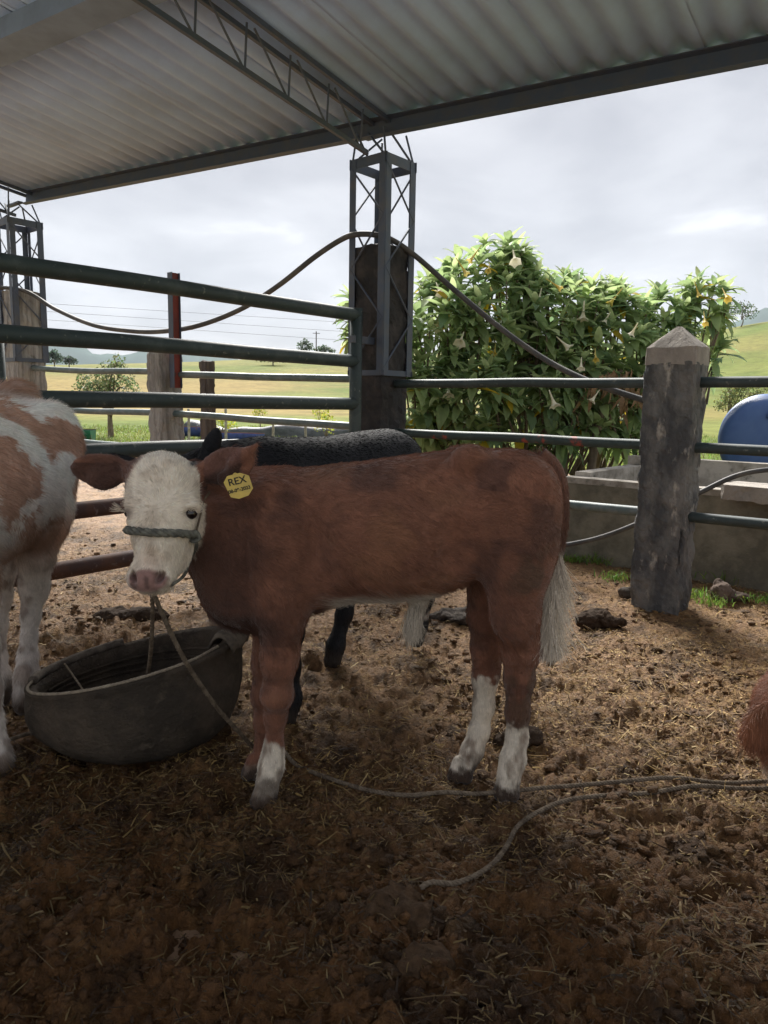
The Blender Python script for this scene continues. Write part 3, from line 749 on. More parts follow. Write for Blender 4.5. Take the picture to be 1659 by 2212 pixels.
small_tree('small_tree', 'sparse round tree on the slope right of the tarred post', b0, 2.6, [(-.1, 0, 1.5, .55, .5), (.5, 0, 1.8, .6, .55), (1.0, .1, 1.6, .6, .5), (.7, 0, 2.4, .5, .45), (.1, 0, 2.2, .4, .4), (1.5, 0, 2.0, .5, .6)], (.17, .19, .07), 4200, .11, 37, trunk_r=.07, lean=(.25, 0), open_=.1)
for i, (x, y, r, h, w, c, lab) in enumerate(((660, 760, 165, 4.2, 2.6, (.06, .10, .04), 'tallest dark tree on the skyline beside the utility pole'), (700, 762, 170, 2.6, 3.6, (.07, .11, .05), 'low dark tree on the skyline right of the utility pole'),
                                       (630, 764, 160, 2.0, 2.4, (.09, .13, .05), 'small shrubby tree on the skyline left of the tallest one'), (118, 790, 150, 3.4, 2.0, (.07, .11, .07), 'far dark tree on the skyline right of the left column'), (150, 790, 155, 2.2, 2.2, (.08, .11, .08), 'lower of the two far trees near the left column'),
                                       (1600, 712, 170, 5.0, 4.5, (.08, .12, .05), 'far tree on the hill crest at the right edge'), (590, 770, 150, 1.6, 5.0, (.10, .14, .04), 'low hedge-like tree along the pasture crest'))):
    b0 = on_land(x, y, r); small_tree('far_tree', lab, b0, h, [(-w * .3, 0, h * .65, w * .45, h * .32), (w * .3, 0, h * .6, w * .45, h * .3), (0, 0, h * .8, w * .4, h * .3)], c, 900, .42, 50 + i, 'trees along the skyline', trunk_r=.12)
for i, (x, y, r, h, w, lab) in enumerate(((562, 858, 33, 1.0, .55, 'yellow-green sapling in the pasture between grey post and dark column'), (690, 862, 34, 1.0, .5, 'yellow-green sapling in the pasture just left of the dark column'), (705, 905, 22, .9, .6, 'bushy green sapling at the foot of the dark column, beyond the fence'), (480, 905, 24, .7, .7, 'low yellowish shrub right of the narrow dark post'))):
    b0 = on_land(x, y, r); small_tree('sapling', lab, b0, h, [(-w * .3, 0, h * .75, w * .4, h * .3), (w * .3, 0, h * .7, w * .4, h * .3), (0, .1, h * .95, w * .35, h * .3)], (.42, .44, .06), 420, .085, 70 + i, 'saplings in the pasture', trunk_r=.025)

# utility pole with three wires
M_WIRE = mat('thin_wire', (.12, .12, .13), .6); M_POLE = mat('pole_wood', (.10, .085, .075), .9)
pb = on_land(683, 757, 168); r_ = empty('utility_pole', pb); tag(r_, 'thin utility pole on the skyline among the trees', 'pole')
mb = MB(); mb.tube([pb, pb + np.array([0, 0, 3]), pb + np.array([0, 0, 5.8])], .12, 8); mb.build('pole_shaft', M_POLE, r_, smoothf=True); mb = MB(); mb.box(pb + np.array([0, 0, 5.4]), (1.6, .1, .12)); mb.build('cross_arm', M_POLE, r_)
for i, (ya, yb, lab) in enumerate(((655, 696, 'topmost of the three thin power lines across the sky'), (672, 716, 'middle one of the three thin power lines across the sky'), (690, 735, 'lowest of the three thin power lines across the sky'))):
    A, B = at(-400, ya - 15, 95), at(1700, yb + 90, 190); t = np.linspace(0, 1, 30)[:, None]; P = A * (1 - t) + B * t; P[:, 2] -= 2.0 * np.sin(t[:, 0] * math.pi)
    A2 = at(90, ya, 105); B2 = at(740, yb, 120); t = np.linspace(-.6, 1.8, 30)[:, None]; P = A2 * (1 - t) + B2 * t
    mb = MB(); mb.tube(P, .022, 5); o = mb.build('power_line', M_WIRE, loc=P[0], smoothf=True); tag(o, lab, 'power line', 'power lines across the sky')

# half-drum feed troughs in the pasture
def half_drum(c, axis, L, rad, col, rim, label):
    root = empty('half_drum_trough', c); tag(root, label, 'feed trough', 'half drum troughs in the pasture'); axis = nrm(axis); sd = np.cross(np.array([0, 0, 1.0]), axis)
    m = mat('drum_paint', col, .5, tuple(x * .6 for x in col), 5, (.4, .62), col3=(.20, .10, .06), n3=6, p3=(.6, .68))
    a = np.linspace(math.pi, 2 * math.pi, 13); V, F = [], []
    for k, s in enumerate((-L / 2, L / 2)):
        for q in (1.0, .97):
            for t in a: V.append(c + axis * s + sd * rad * q * math.cos(t) + np.array([0, 0, rad * 1.25 + rad * q * math.sin(t)]))
    n = 13
    for j in range(n - 1): F += [(j, j + 1, 2 * n + j + 1, 2 * n + j), (n + j, 3 * n + j, 3 * n + j + 1, n + j + 1)]
    F += [tuple(range(n)), tuple(range(2 * n, 3 * n))[::-1], (0, 2 * n, 3 * n, n), (n - 1, 2 * n - 1, 4 * n - 1, 3 * n - 1)]
    mb = MB(); mb.add(np.array(V), F); mb.build('drum_half', m, root)
    for s in (-1, 1):
        mb = MB(); q = c + axis * L / 2 * .8 * s
        for e in (-1, 1): mb.box(q + sd * e * rad * .7 + np.array([0, 0, rad * .55]), (.05, .05, rad * 1.1), np.stack([axis, sd, np.array([0, 0, 1.0])]))
        mb.build('trestle', M_DARKWOOD, root)
    mb = MB(); mb.tube([c - axis * L / 2 + sd * rad + np.array([0, 0, rad * 1.25]), c + axis * L / 2 + sd * rad + np.array([0, 0, rad * 1.25])], .018, 6); mb.build('rim_bar', mat('rim_rust', rim, .8), root)
half_drum(on_land(135, 935, 22), (1, .15, 0), 1.6, .33, (.02, .16, .10), (.10, .07, .06), 'green half-drum trough in the grass behind the spotted cow')
half_drum(on_land(418, 955, 25), (1, -.25, 0), 1.1, .30, (.06, .09, .32), (.20, .10, .07), 'left blue half-drum trough, between the grey post and the dark post')
half_drum(on_land(512, 965, 22.0), (1, -.3, 0), 1.5, .28, (.06, .09, .32), (.20, .10, .07), 'right blue half-drum trough, right of the narrow dark post')
# grey plastic sheeting along a bed
def sheeting():
    A, B = on_land(395, 905, 27), on_land(760, 912, 24); n = 60; t = np.linspace(0, 1, n); rows = [(0, 0), (.10, .25), (.0, .45), (.25, .62), (.8, .58), (1.5, .05)]
    d = nrm(B - A); back = np.array([-d[1], d[0], 0]); V = []
    for k, (o, z) in enumerate(rows):
        P = A * (1 - t[:, None]) + B * t[:, None]; w = vnoise(np.stack([t * 14, t * 0 + k * .7], -1), 9); P = P + back * (o + .10 * w)[:, None]; P[:, 2] += z * (.75 + .25 * vnoise(np.stack([t * 5, t * 0], -1), 4)) + .05 * w - .04; V.append(P)
    V = np.concatenate(V); F = np.array([(r_ * n + i, r_ * n + i + 1, (r_ + 1) * n + i + 1, (r_ + 1) * n + i) for r_ in range(len(rows) - 1) for i in range(n - 1)])
    m = mat('grey_plastic_film', (.075, .08, .095), .6, (.12, .125, .14), 3, (.4, .62), spec=.5, bump=(6, .8, .05))
    o = link('plastic_sheeting', mesh_np('plastic_sheeting', V - A, F, m, True), None, A); tag(o, 'crumpled grey plastic sheeting along a garden bed beyond the fence', 'sheeting')
sheeting()
# thin wire-fence posts
M_THIN = mat('pale_fence_post', (.38, .35, .31), .9, (.24, .21, .18), 12, (.4, .6))
for i, (x, y, r, h, lab) in enumerate(((488, 925, 20, 1.05, 'thin pale post right of the narrow dark post'), (408, 925, 21, 1.0, 'thin pale post hard right of the grey square post'), (590, 935, 19, .8, 'thin pale stake between the blue trough and the dark column'), (660, 930, 20, .8, 'thin pale stake left of the dark column foot'), (1643, 810, 36, 1.3, 'thin pale post on the slope at the right edge'))):
    b0 = on_land(x, y, r); V, F = concrete_body(b0, np.stack([np.array([1.0, 0, 0]), np.array([0, 1.0, 0])]), .06, .06, -.1, h, i, .006, .05, .02)
    mb = MB(); mb.add(V, F); o = mb.build('fence_stake', M_THIN, loc=b0); tag(o, lab, 'stake', 'stakes in the pasture')

# grass blades: near the troughs, along walls, and in the pasture
def blades(name, P, h, col, seed, label=None, parent=None, w=.004, base=None):
    rng = np.random.default_rng(seed); m = len(P); hh = h * rng.uniform(.5, 1.3, m); az = rng.uniform(0, 6.28, m); s = np.stack([np.cos(az), np.sin(az), az * 0], -1)
    ln = nrm(np.stack([rng.normal(size=m) * .45, rng.normal(size=m) * .45, np.ones(m)], -1)); ww = w * rng.uniform(.7, 1.5, m)
    mid = P + ln * (hh * .55)[:, None]; tip = P + ln * hh[:, None] + np.stack([rng.normal(size=m) * .3, rng.normal(size=m) * .3, -.12 * np.ones(m)], -1) * hh[:, None]
    V = np.stack([P - s * ww[:, None], P + s * ww[:, None], mid + s * ww[:, None] * .8, mid - s * ww[:, None] * .8, tip], 1).reshape(-1, 3)
    i = np.arange(m)[:, None] * 5; F = np.concatenate([i + np.array([[0, 1, 2]]), i + np.array([[0, 2, 3]]), i + np.array([[3, 2, 4]])])
    c = np.asarray(col) * rng.uniform(.6, 1.35, m)[:, None] * (1 + .15 * rng.normal(size=(m, 3))); b0 = np.zeros(3) if base is None else base
    me = mesh_np(name, V - b0, F, LEAFM, False, np.clip(np.repeat(c, 5, 0), .01, .8)); o = link(name, me, parent, None if base is None else base)
    return o
def field_grass():
    rng = np.random.default_rng(77); n = 26000
    az = np.concatenate([rng.uniform(-31, -3, n), rng.uniform(12, 33, n // 2)]); r = 9 + 26 * rng.random(len(az)) ** 1.3; a = np.radians(az); x, y = r * np.sin(a), r * np.cos(a)
    d0 = np.where(x < 1.0, 16.5, 7.0) + 2.5 * fbm(np.stack([x, y], -1) / 2.5, 3, 88); k = r > d0 - .4; x, y = x[k], y[k]
    P = np.stack([x, y, land_z(x, y) - .01], -1)
    o = blades('grass', P, .16, (.17, .22, .05), 5, w=.009); tag(o, 'short green grass growing across the pasture', 'grass', kind='stuff')
    n = 5200; t = rng.random(n); x = 1.55 + rng.random(n) * 1.5; y = 7.1 + rng.random(n) * 2.4; P = np.stack([x, y, np.full(n, .28) + .22 * fbm(np.stack([x, y], -1), 2, 3)], -1)
    # grassy bank between trough and bush
    b = MB(); V = []; nx = 24
    for j in range(12):
        for i in range(nx): xx, yy = 0.6 + 3.4 * i / (nx - 1), 6.9 + 2.6 * j / 11; V.append((xx, yy, .62 * math.sin(math.pi * min(1, (j + .3) / 8)) ** .7 * (1 if j < 9 else .6) * (.6 + .4 * math.sin(i * .4)) - .1))
    V = np.array(V); F = [(j * nx + i, j * nx + i + 1, (j + 1) * nx + i + 1, (j + 1) * nx + i) for j in range(11) for i in range(nx - 1)]
    me = mesh_np('grass_bank', V, F, mat('bank_grass', (.17, .23, .05), .95, (.24, .26, .08), 5, (.4, .6), bump=(20, .8, .03)), True); tag(link('grass_bank', me), 'grassy bank under the flowering bush behind the trough', kind='structure')
    fi = rng.integers(0, len(F), 6500); u, v = rng.random(6500), rng.random(6500); Q = np.array(F)[fi]
    P = V[Q[:, 0]] * ((1 - u) * (1 - v))[:, None] + V[Q[:, 1]] * (u * (1 - v))[:, None] + V[Q[:, 2]] * (u * v)[:, None] + V[Q[:, 3]] * ((1 - u) * v)[:, None]
    o = blades('bank_grass_blades', P, .15, (.16, .26, .04), 8, w=.006); tag(o, 'fresh grass blades on the bank below the bush', 'grass', kind='stuff')
field_grass()
# ================================================================== animals: one continuous surface each, grown from a smooth distance field
class Field:
    def __init__(s, lo, hi, h):
        s.lo = np.asarray(lo, np.float32); s.h = h
        s.n = (np.ceil((np.asarray(hi) - s.lo) / h).astype(int) + 1)
        s.ax = [s.lo[k] + h * np.arange(s.n[k], dtype=np.float32) for k in range(3)]
        s.d = np.full(tuple(s.n), 1.0, np.float32)
    def crop(s, lo, hi, m):
        sl = []
        for k in range(3):
            a = int(max(0, math.floor((lo[k] - m - s.lo[k]) / s.h))); b = int(min(s.n[k], math.ceil((hi[k] + m - s.lo[k]) / s.h) + 1))
            sl.append(slice(a, max(a + 1, b)))
        X, Y, Z = np.meshgrid(s.ax[0][sl[0]], s.ax[1][sl[1]], s.ax[2][sl[2]], indexing='ij')
        return tuple(sl), X, Y, Z
    def blend(s, sl, d, k, sub=False):
        a = s.d[sl]
        if sub:
            d = -d; hh = np.clip(k - np.abs(a - d), 0, None) / k
            s.d[sl] = np.maximum(a, d) + hh * hh * k * 0.25
        else:
            hh = np.clip(k - np.abs(a - d), 0, None) / k
            s.d[sl] = np.minimum(a, d) - hh * hh * k * 0.25
    def ell(s, c, r, k=0.03, rot=None, sub=False):
        c = np.asarray(c, float); r = np.asarray(r, float); R_ = np.eye(3) if rot is None else np.asarray(rot, float)   # rows: local axes
        ext = np.sqrt(((R_ * r[:, None]) ** 2).sum(0))
        sl, X, Y, Z = s.crop(c - ext, c + ext, k + 0.03)
        Q = [X - c[0], Y - c[1], Z - c[2]]
        L = [sum(R_[i][j] * Q[j] for j in range(3)) for i in range(3)]
        k0 = np.sqrt(sum((L[i] / r[i]) ** 2 for i in range(3))); k1 = np.sqrt(sum((L[i] / r[i] ** 2) ** 2 for i in range(3)))
        s.blend(sl, k0 * (k0 - 1) / np.maximum(k1, 1e-6), k, sub)
    def cone(s, a, b, ra, rb, k=0.03, sq=None, sub=False):
        """tapered limb; sq=(axis, factor) widens it along an axis"""
        a = np.asarray(a, float); b = np.asarray(b, float); m = max(ra, rb)
        if sq is not None: m = m * max(1, sq[1])
        sl, X, Y, Z = s.crop(np.minimum(a, b) - m, np.maximum(a, b) + m, k + 0.03)
        ab = b - a; L2 = ab @ ab
        px, py, pz = X - a[0], Y - a[1], Z - a[2]
        t = np.clip((px * ab[0] + py * ab[1] + pz * ab[2]) / L2, 0, 1)
        ex, ey, ez = px - t * ab[0], py - t * ab[1], pz - t * ab[2]
        if sq is not None:
            ax, f = np.asarray(sq[0], float), sq[1]
            w = ex * ax[0] + ey * ax[1] + ez * ax[2]; w = w * (1 - 1 / f); ex, ey, ez = ex - w * ax[0], ey - w * ax[1], ez - w * ax[2]
        s.blend(sl, np.sqrt(ex * ex + ey * ey + ez * ez) - (ra + (rb - ra) * t), k, sub)
    def chain(s, P, r, k=0.03, sq=None):
        for i in range(len(P) - 1): s.cone(P[i], P[i + 1], r[i], r[i + 1], k, sq)
    def loft(s, o, ua, ub, st, k=0.04):
        """trunk along horizontal unit ua with side axis ub; stations (t, zc, a_vertical, b_side, side_shift)"""
        st = np.array(st, float); o = np.asarray(o, float); ua = np.asarray(ua, float); ub = np.asarray(ub, float)
        lo = o + ua * st[0, 0]; hi = o + ua * st[-1, 0]; m = st[:, 3].max() + np.abs(st[:, 4]).max()
        L = np.minimum(lo, hi) - m; H = np.maximum(lo, hi) + m; L[2] = (st[:, 1] - st[:, 2]).min(); H[2] = (st[:, 1] + st[:, 2]).max()
        sl, X, Y, Z = s.crop(L, H, k + 0.03)
        t = (X - o[0]) * ua[0] + (Y - o[1]) * ua[1]; w = (X - o[0]) * ub[0] + (Y - o[1]) * ub[1]
        tt = np.linspace(st[0, 0], st[-1, 0], 120)
        ker = np.hanning(13); ker /= ker.sum()
        def ip(col):
            v = np.interp(tt, st[:, 0], st[:, col]); v = np.convolve(np.pad(v, 6, 'edge'), ker, 'valid'); return np.interp(t, tt, v)
        zc, a, b, sh = ip(1), ip(2), ip(3), ip(4)
        q = ((np.abs(Z - zc) / a) ** 2.15 + (np.abs(w - sh) / b) ** 2.15) ** (1 / 2.15)
        d = (q - 1) * np.minimum(a, b) * 0.9
        over = np.maximum(np.maximum(st[0, 0] - t, t - st[-1, 0]), 0)
        d = np.where(over > 0, np.sqrt(np.maximum(d, 0) ** 2 + over ** 2), d)
        s.blend(sl, d, k)
    def sample(s, P):
        q = (np.asarray(P, float) - s.lo) / s.h; i = np.clip(np.floor(q).astype(int), 0, s.n - 2); f = np.clip(q - i, 0, 1); r = 0
        for dx in (0, 1):
            for dy in (0, 1):
                for dz in (0, 1):
                    r = r + (f[..., 0] if dx else 1 - f[..., 0]) * (f[..., 1] if dy else 1 - f[..., 1]) * (f[..., 2] if dz else 1 - f[..., 2]) * s.d[i[..., 0] + dx, i[..., 1] + dy, i[..., 2] + dz]
        return r
    def normal(s, P):
        e = s.h * 1.5; P = np.asarray(P, float)
        return nrm(np.stack([s.sample(P + e * np.eye(3)[k]) - s.sample(P - e * np.eye(3)[k]) for k in range(3)], -1))
    def hit(s, x, y, Y0, Y1):
        Ys = np.linspace(Y0, Y1, 600); P = np.array([at(x, y, q) for q in Ys]); d = s.sample(P); j = np.argmax(d < 0)
        return P[j] if d[j] < 0 else P[int(np.argmin(d))]
    def surface(s):
        D = s.d; neg = D < 0; h = s.h
        cnt = np.zeros(tuple(s.n - 1), np.int8)
        for dx in (0, 1):
            for dy in (0, 1):
                for dz in (0, 1):
                    cnt += neg[dx:D.shape[0] - 1 + dx, dy:D.shape[1] - 1 + dy, dz:D.shape[2] - 1 + dz]
        act = (cnt > 0) & (cnt < 8)
        idx = np.full(act.shape, -1, np.int64); I = np.argwhere(act); idx[act] = np.arange(len(I))
        acc = np.zeros((len(I), 3)); num = np.zeros(len(I))
        cor = [(a, b, c) for a in (0, 1) for b in (0, 1) for c in (0, 1)]
        for a in cor:
            for k in range(3):
                if a[k]: continue
                b = list(a); b[k] = 1
                da = D[I[:, 0] + a[0], I[:, 1] + a[1], I[:, 2] + a[2]]; db = D[I[:, 0] + b[0], I[:, 1] + b[1], I[:, 2] + b[2]]
                cr_ = (da < 0) != (db < 0); t = np.where(cr_, da / np.where(cr_, da - db, 1), 0)
                p = np.array(a, float)[None] + np.zeros((len(I), 3)); p[:, k] += t
                acc += p * cr_[:, None]; num += cr_
        V = s.lo + (I + acc / num[:, None]) * h
        quads = []
        for k in range(3):
            u, v = (k + 1) % 3, (k + 2) % 3
            a = neg; sh = [slice(None)] * 3; s0, s1 = list(sh), list(sh); s0[k] = slice(0, -1); s1[k] = slice(1, None)
            e0, e1 = a[tuple(s0)], a[tuple(s1)]
            for (x0, x1, flip) in ((e0, ~e1, False), (~e0, e1, True)):
                E = np.argwhere(x0 & x1)
                ok = (E[:, u] > 0) & (E[:, v] > 0) & (E[:, u] < idx.shape[u]) & (E[:, v] < idx.shape[v]); E = E[ok]
                def g(du, dv):
                    q = E.copy(); q[:, u] -= du; q[:, v] -= dv; return idx[q[:, 0], q[:, 1], q[:, 2]]
                Q = np.stack([g(0, 0), g(1, 0), g(1, 1), g(0, 1)], -1)
                quads.append(Q if not flip else Q[:, ::-1])
        Q = np.concatenate(quads)
        for _ in range(2):
            a2 = np.zeros_like(V); c2 = np.zeros(len(V))
            for i in range(4):
                np.add.at(a2, Q[:, i], V[Q[:, (i + 1) % 4]]); np.add.at(c2, Q[:, i], 1)
            V = V * 0.55 + a2 / np.maximum(c2, 1)[:, None] * 0.45
        return V, Q

def M_coat(name, rough=0.75, sheen=0.25):
    return mat(name, (0.2, 0.1, 0.05), rough, attr='paint', col2=0.78, nscale=26, npos=(0.4, 0.62), bump=(75, 0.55, 0.008), spec=0.22, sheen=sheen)
def hair_obj(name, parent, base, P, T, Lg, cols, rad, m, curl=0.0, seg=4, droop=0.0, seed=3):
    """P roots, T directions, Lg lengths: bent strands as one curves object"""
    n = len(P); rng = np.random.default_rng(seed)
    t = np.linspace(0, 1, seg)
    side = nrm(np.cross(T, rng.normal(size=(n, 3))))
    cv = rng.normal(size=n)[:, None, None] * curl
    pts = P[:, None] + T[:, None] * (Lg[:, None, None] * t[None, :, None]) + side[:, None] * cv * Lg[:, None, None] * (t ** 2)[None, :, None]
    pts[:, :, 2] -= droop * Lg[:, None] * (t ** 2)[None]
    cu = bpy.data.hair_curves.new(name); cu.add_curves([seg] * n)
    cu.attributes['position'].data.foreach_set('vector', (pts - np.asarray(base)).astype(np.float32).ravel())
    ra = cu.attributes.new('radius', 'FLOAT', 'POINT')
    rr = (np.asarray(rad) * np.ones(n))[:, None] * (1 - 0.75 * t)[None]
    ra.data.foreach_set('value', rr.astype(np.float32).ravel())
    ca = cu.attributes.new('paint', 'FLOAT_COLOR', 'POINT')
    c4 = np.ones((n, seg, 4), np.float32); c4[:, :, :3] = cols[:, None]
    ca.data.foreach_set('color', c4.ravel())
    cu.materials.append(m)
    o = bpy.data.objects.new(name, cu); COL.objects.link(o); o.parent = parent
    return o
def scatter(V, Q, n, seed=1, weight=None):
    rng = np.random.default_rng(seed)
    A, B, C_, D_ = (V[Q[:, i]] for i in range(4))
    ar = 0.5 * np.linalg.norm(np.cross(C_ - A, D_ - B), axis=1)
    if weight is not None: ar = ar * weight((A + C_) / 2)
    f = rng.choice(len(Q), n, p=ar / ar.sum()); u, v = rng.random(n), rng.random(n)
    P = (A[f] * ((1 - u) * (1 - v))[:, None] + B[f] * (u * (1 - v))[:, None] + C_[f] * (u * v)[:, None] + D_[f] * ((1 - u) * v)[:, None])
    return P
def make_animal(name, fld, base, paint, m, label, cat='calf', grp=None):
    V, Q = fld.surface()
    me = mesh_np(name, V - base, Q, m, True, paint(V))
    o = link(name, me, None, base); tag(o, label, cat, grp)
    return o, V, Q
def eyeball(parent, base, p, n_, r, m):
    mb = MB(); c = p - n_ * r * 0.45
    a = np.linspace(0, math.pi, 9); mb.tube(np.array([c + nrm(n_) * (-r * math.cos(x)) for x in a]), np.array([max(1e-4, r * math.sin(x)) for x in a]), 14)
    return mb.build('eye', m, parent, smoothf=True)
M_EYE = mat('wet_dark_eye', (0.012, 0.008, 0.008), 0.08, spec=0.7)
M_BROWNCOAT = M_coat('calf_coat'); M_HAIR = mat('calf_hair', (0.2, 0.1, 0.05), 0.48, attr='paint', spec=0.4)
M_HAIRB = mat('black_hair', (0.02, 0.02, 0.02), 0.85, attr='paint', spec=0.02)
M_ROPE = mat('muddy_rope', (0.185, 0.145, 0.105), 0.95, (0.10, 0.075, 0.053), 40, (0.4, 0.6), bump=(260, 0.8, 0.004))
M_HALTER = mat('braided_halter', (0.17, 0.17, 0.14), 0.9, (0.085, 0.085, 0.075), 50, (0.4, 0.6), bump=(300, 0.6, 0.003))

BROWN = np.array([0.195, 0.083, 0.050]); DBROWN = np.array([0.090, 0.041, 0.029]); CREAM = np.array([0.80, 0.71, 0.59]); PINK = np.array([0.27, 0.155, 0.135]); MUD = np.array([0.060, 0.036, 0.022])

def brown_calf():
    Yc = 2.19
    base = np.array([0.02, 2.17, 0.0])
    f = Field((-0.98, 1.76, -0.02), (0.68, 2.48, 1.14), 0.0055)
    a = lambda x, y, Y=Yc: at(x, y, Y)
    rr = lambda px, Y=Yc: px * Y / FPX * 1.01
    def hoof(p):
        p = np.asarray(p, float)
        for s in (-1, 1):
            f.cone(np.array([p[0] + .004 + s * .015, p[1] + .006, .055]), np.array([p[0] - .004 + s * .018, p[1] - .012, .016]), .017, .023, 0.010)
            f.ell(np.array([p[0] + s * .018 - .004, p[1] - .016, .008]), (.021, .030, .016), 0.010)
    # trunk: stations from the picture's top and belly line
    st = []
    for x, yt, yb, bw in ((470, 1080, 1275, .10), (510, 1036, 1330, .135), (560, 1020, 1365, .160), (620, 1016, 1350, .170), (690, 1008, 1312, .182), (760, 1000, 1292, .198), (840, 990, 1292, .205), (920, 979, 1288, .195), (990, 971, 1268, .178), (1050, 969, 1240, .168), (1110, 970, 1250, .158), (1160, 979, 1245, .138), (1190, 1008, 1220, .105)):
        T, B = a(x, yt), a(x, yb); st.append((T[0], (T[2] + B[2]) / 2, (T[2] - B[2]) / 2, bw, 0.0))
    f.loft((0, Yc, 0), (1, 0, 0), (0, 1, 0), st, 0.05)
    for sgn, sx in ((-1, 0), (1, 22)):                          # near and far side masses
        y_ = lambda k: Yc + sgn * k
        f.ell(a(580 + sx, 1180, y_(.125)), (rr(68), .062, rr(135)), 0.05)          # shoulder
        f.ell(a(600 + sx, 1300, y_(.118)), (rr(54), .058, rr(66)), 0.05)           # upper arm
        f.ell(a(1105 - sx, 1105, y_(.095)), (rr(98), .082, rr(125)), 0.05)        # rump
        f.ell(a(1118 - sx, 1205, y_(.100)), (rr(74), .070, rr(98)), 0.05)        # thigh
        f.ell(a(1015 - sx, 990, y_(.120)), (rr(38), .042, rr(28)), 0.045)          # hook bone
        f.ell(a(955, 1060, y_(.240)), (rr(62), .072, rr(58)), 0.05, sub=True)      # hollow of the flank
        f.ell(a(990, 1210, y_(.225)), (rr(36), .080, rr(85)), 0.05, sub=True)      # fold before the stifle
        f.ell(a(676, 1190, y_(.240)), (rr(26), .080, rr(120)), 0.045, sub=True)     # groove behind the shoulder
        f.ell(a(528, 1200, y_(.205)), (rr(20), .07, rr(100)), 0.04, sub=True)
        f.ell(a(640, 1075, y_(.225)), (rr(30), .06, rr(40)), 0.05, sub=True)
        f.ell(a(1172 - sx, 1040, y_(.115)), (rr(20), .03, rr(24)), 0.03)            # pin bone
    f.ell(a(512, 1262, Yc - .02), (rr(76), .11, rr(82)), 0.05)                    # brisket
    # near front leg
    f.chain([a(610, 1330, 2.09), a(603, 1420, 2.095), a(599, 1500, 2.10), a(595, 1545, 2.108), a(591, 1620, 2.112), a(586, 1655, 2.105), a(578, 1690, 2.09), a(575, 1712, 2.08)],
            [rr(52, 2.08), rr(40, 2.08), rr(31, 2.08), rr(23, 2.08), rr(20, 2.08), rr(26, 2.07), rr(21, 2.06), rr(23, 2.05)], 0.03)
    f.ell(a(597, 1504, 2.085), (rr(34), .046, rr(30)), 0.018)                      # knee
    hoof(a(574, 1712, 2.078)); f.ell(a(598, 1680, 2.12), (.012, .012, .016), 0.012)
    # far front leg
    f.chain([a(590, 1330, 2.28), a(578, 1430, 2.28), a(572, 1500, 2.28), a(570, 1560, 2.28), a(568, 1610, 2.28), a(563, 1650, 2.275), a(556, 1675, 2.265)],
            [rr(46), rr(35), rr(28), rr(22), rr(18), rr(22), rr(20)], 0.02)
    hoof(a(553, 1672, 2.245)); f.ell(a(572, 1505, 2.27), (rr(29), .04, rr(32)), 0.02)
    # near hind leg: stifle, gaskin, hock behind, upright shank
    f.chain([a(1112, 1245, 2.10), a(1112, 1330, 2.09), a(1120, 1400, 2.12), a(1122, 1465, 2.145), a(1118, 1540, 2.16), a(1117, 1592, 2.168), a(1108, 1640, 2.165), a(1100, 1672, 2.155), a(1097, 1692, 2.15)],
            [rr(66), rr(50), rr(36), rr(31), rr(25), rr(22), rr(26), rr(22), rr(22)], 0.025)
    f.cone(a(1128, 1310, 2.11), a(1153, 1405, 2.13), rr(30), rr(14), 0.025)       # tendon to the point of the hock
    f.ell(a(1149, 1412, 2.13), (rr(19), .027, rr(30)), 0.02)
    hoof(a(1096, 1690, 2.148)); f.ell(a(1124, 1655, 2.19), (.012, .012, .016), 0.012)
    # far hind leg
    f.chain([a(1060, 1245, 2.27), a(1052, 1330, 2.28), a(1050, 1400, 2.29), a(1048, 1465, 2.30), a(1045, 1525, 2.30), a(1035, 1580, 2.295), a(1020, 1622, 2.285), a(1004, 1655, 2.27), a(998, 1668, 2.265)],
            [rr(56), rr(42), rr(33), rr(28), rr(23), rr(22), rr(24), rr(20), rr(21)], 0.025)
    f.ell(a(1066, 1438, 2.30), (rr(17), .026, rr(34)), 0.02)
    hoof(a(996, 1660, 2.25)); f.ell(a(1030, 1632, 2.30), (.012, .012, .016), 0.012)
    # sheath
    f.cone(a(905, 1300), a(897, 1345), rr(22), rr(12), 0.03)
    # neck, bending towards the camera
    f.chain([a(560, 1150, 2.19), a(505, 1130, 2.17), a(455, 1100, 2.14), a(405, 1068, 2.10)], [rr(132), rr(108), rr(84), rr(62)], 0.05, ((0, 0, 1), 1.08))
    f.cone(a(525, 1262, 2.17), a(455, 1180, 2.15), rr(80), rr(58), 0.06)
    # head
    hy = 1.99
    f.ell(a(350, 1040, 1.99), (rr(76, 2), .085, rr(64, 2)), 0.03)
    f.ell(a(354, 1092, 1.965), (rr(82, 2), .085, rr(58, 2)), 0.03)
    f.ell(a(350, 1140, 1.945), (rr(66, 2), .075, rr(62, 2)), 0.03)
    f.ell(a(341, 1192, 1.92), (rr(44, 2), .065, rr(56, 2)), 0.03)
    f.ell(a(330, 1240, 1.90), (rr(49, 2), .060, rr(36, 2)), 0.025)
    f.ell(a(320, 1254, 1.865), (rr(43, 2), .032, rr(25, 2)), 0.02)
    f.ell(a(336, 1266, 1.91), (rr(38, 2), .045, rr(14, 2)), 0.012)               # chin
    f.ell(a(396, 1125, 2.00), (rr(43, 2), .06, rr(66, 2)), 0.03)                 # cheek
    f.ell(a(378, 1195, 1.965), (rr(33, 2), .05, rr(46, 2)), 0.03)                # jaw
    for x, y, Y in ((413, 1093, 1.925), (281, 1093, 1.925)): f.ell(a(x, y, Y), (rr(20, 2), .022, rr(11, 2)), 0.018)     # brow
    for x, y, Y in ((413, 1109, 1.905), (272, 1107, 1.93)): f.ell(a(x, y, Y), (.018, .018, .0135), 0.010, sub=True)    # sockets
